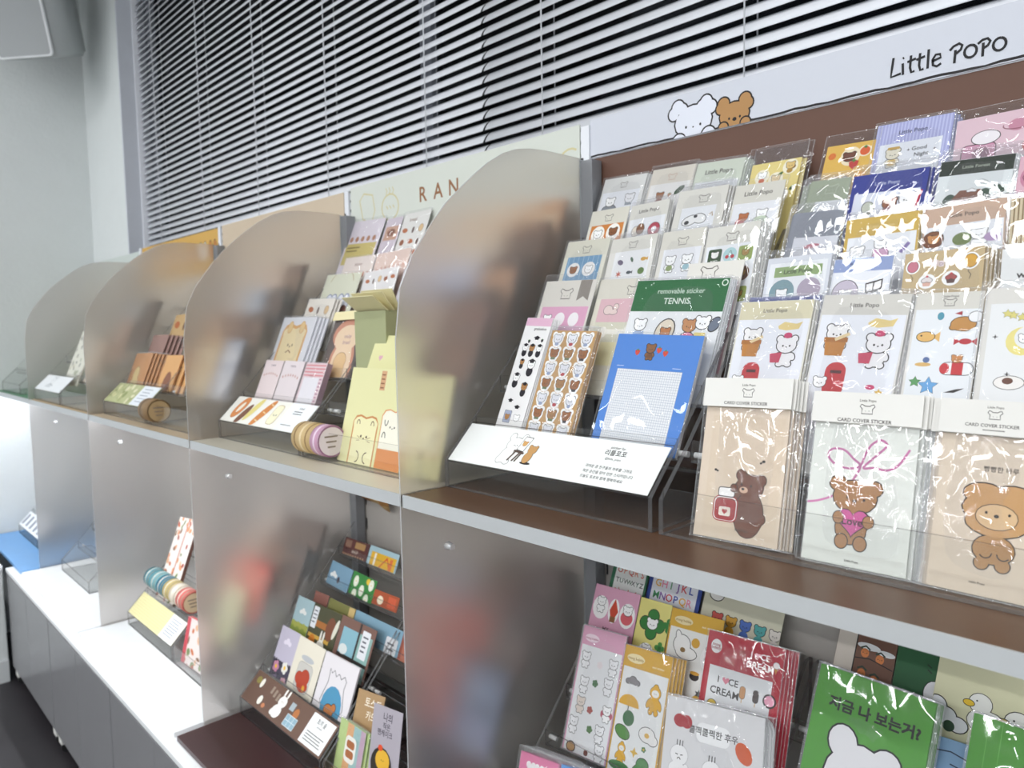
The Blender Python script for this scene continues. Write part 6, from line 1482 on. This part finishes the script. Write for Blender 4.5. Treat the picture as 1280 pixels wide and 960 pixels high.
# ------------------------------------------------------------------ packs seen blurred through the frosted dividers
def hidden(rows, zb, dy, where):
    for n_, (k, x, w_, h, c, c2, nm, lb) in enumerate(rows):
        key = 'hid%s%d' % (where, n_); Y, z = .165+.06*k+dy, zb+.09+.068*k
        POS[key] = (Y, z, .384, x, h-.002, w_, 0.0)
        a = Art(); a.rect(.08, .25, .92, 3, c2); a.lay(); a.ell(.5, .7, .22, .2, c); a.ell(.3, 1.1, .12, .1, c)
        sheet(key, nm, 'stickers', lb+', blurred behind '+where, c, a)
        stack(key, 2, .004, .002, 'pack behind the '+lb.split(' pack')[0]+' pack, blurred behind '+where, 'blurred spare packs of '+lb)
B1 = 'the nearest divider above the shelf'
hidden([(1, -.32, .11, .20, '#6a4632', '#cdb8a2', 'sticker_pack', 'brown-beige pack'), (1, -.19, .12, .20, '#4a3024', '#7a5238', 'sticker_pack', 'espresso brown pack'),
        (2, -.44, .12, .20, '#c9c2c8', '#8e97b4', 'sticker_pack', 'lilac-grey pack'), (2, -.30, .12, .20, '#cfd3e2', '#9aa6cc', 'sticker_pack', 'blue-white pack'), (2, -.17, .12, .20, '#5a3a28', '#b98a60', 'sticker_pack', 'chestnut pack'),
        (3, -.43, .12, .20, '#e0cbbb', '#c9a890', 'sticker_pack', 'peach pack'), (3, -.29, .12, .20, '#d8bfa0', '#e6dccb', 'sticker_pack', 'sand pack'), (3, -.16, .12, .20, '#7a5236', '#53361f', 'sticker_pack', 'cocoa pack'),
        (4, -.43, .12, .18, '#d9a878', '#e9d2b6', 'sticker_pack', 'orange-tan pack'), (4, -.29, .12, .18, '#e2b98c', '#eddcc0', 'sticker_pack', 'light orange pack'), (4, -.16, .12, .18, '#cf9a68', '#e4c8a4', 'sticker_pack', 'deep tan pack')], 0, -.018, B1)
B2 = 'the second divider above the shelf'
hidden([(0, -1.22, .12, .17, '#c9a26a', '#e6d7b0', 'sticker_pack', 'straw pack'), (0, -1.07, .11, .17, '#aab4c6', '#d8dde6', 'sticker_pack', 'pale blue pack'),
        (1, -1.33, .12, .18, '#9a6a44', '#caa27a', 'sticker_pack', 'nut brown pack'), (1, -1.19, .12, .18, '#6a4a3a', '#8a6a54', 'sticker_pack', 'umber pack'), (1, -1.06, .11, .18, '#54382a', '#6e4c38', 'sticker_pack', 'dark coffee pack'),
        (2, -1.33, .12, .18, '#b9a79c', '#d8cabf', 'sticker_pack', 'grey-beige pack'), (2, -1.19, .12, .18, '#8aa0b8', '#c4cfdc', 'sticker_pack', 'steel blue pack'), (2, -1.06, .11, .18, '#4a3024', '#5e4030', 'sticker_pack', 'near-black brown pack'),
        (3, -1.33, .12, .18, '#d6c3b2', '#e4d8cb', 'sticker_pack', 'cream-beige pack'), (3, -1.19, .12, .18, '#c9ad98', '#dcc9b9', 'sticker_pack', 'rosy beige pack'), (3, -1.06, .11, .18, '#6b4a36', '#8b6a50', 'sticker_pack', 'tobacco pack')], 0, -.045, B2)
B3 = 'the third divider above the shelf'
hidden([(0, -2.22, .12, .17, '#c9a98a', '#e2d2c0', 'sticker_pack', 'fawn pack'), (1, -2.12, .12, .18, '#a5806a', '#c4a894', 'sticker_pack', 'clay pack'), (2, -2.22, .12, .18, '#8d8f94', '#b6b8bc', 'sticker_pack', 'pewter pack'), (2, -2.0, .12, .18, '#54463e', '#6a5a50', 'sticker_pack', 'charcoal brown pack')], 0, -.07, B3)
B4 = 'the nearest divider below the shelf'
hidden([(1, -.31, .11, .17, '#8a3a30', '#a8584a', 'sticker_pack', 'brick red pack'), (1, -.18, .12, .17, '#4a5a7a', '#7286a8', 'sticker_pack', 'slate blue pack'),
        (2, -.44, .12, .17, '#8a4a3a', '#b06a54', 'sticker_pack', 'rust pack'), (2, -.30, .12, .17, '#b4483c', '#8a3028', 'sticker_pack', 'crimson pack'), (2, -.17, .12, .17, '#3a2c2a', '#54423c', 'sticker_pack', 'blackish brown pack'),
        (3, -.43, .12, .16, '#7a8296', '#a2a9ba', 'sticker_pack', 'blue-grey pack'), (3, -.29, .12, .16, '#6a3c30', '#4a2a22', 'sticker_pack', 'mahogany pack'), (4, -.29, .24, .14, '#3a2622', '#2e1e1a', 'sticker_pack', 'wide dark pack')], TOPZ, 0, B4)
B5 = 'the second divider below the shelf'
hidden([(0, -1.21, .12, .17, '#d9cfa8', '#b9c49a', 'sticker_pack', 'green-cream pack'), (1, -1.30, .11, .17, '#a8503c', '#d89a80', 'sticker_pack', 'terracotta pack'), (1, -1.17, .12, .17, '#c8483c', '#e08a74', 'sticker_pack', 'bright red pack'),
        (2, -1.31, .12, .17, '#9a8272', '#c8b4a4', 'sticker_pack', 'taupe pack'), (2, -1.17, .12, .17, '#5a4034', '#7a5a48', 'sticker_pack', 'walnut pack'), (2, -1.04, .11, .17, '#40302a', '#5a443a', 'sticker_pack', 'peat brown pack'),
        (3, -1.31, .12, .16, '#b0a298', '#cfc4ba', 'sticker_pack', 'mushroom pack'), (3, -1.17, .24, .16, '#4a3830', '#5e4a40', 'sticker_pack', 'wide coffee pack')], TOPZ, -.018, B5)
POS['bagc'] = (.094, .005, .2443, -.136, .182, .112, 0.0)
a = Art(); a.toast(.1, .6, .9, 1.3, '#c98a52', '#ece6b8', .03)
sheet('bagc', 'paper_bag', 'bag', 'cream paper bag blurred behind the nearest divider, right of the toast cat bag', '#e3dfa6', a, t=.006)
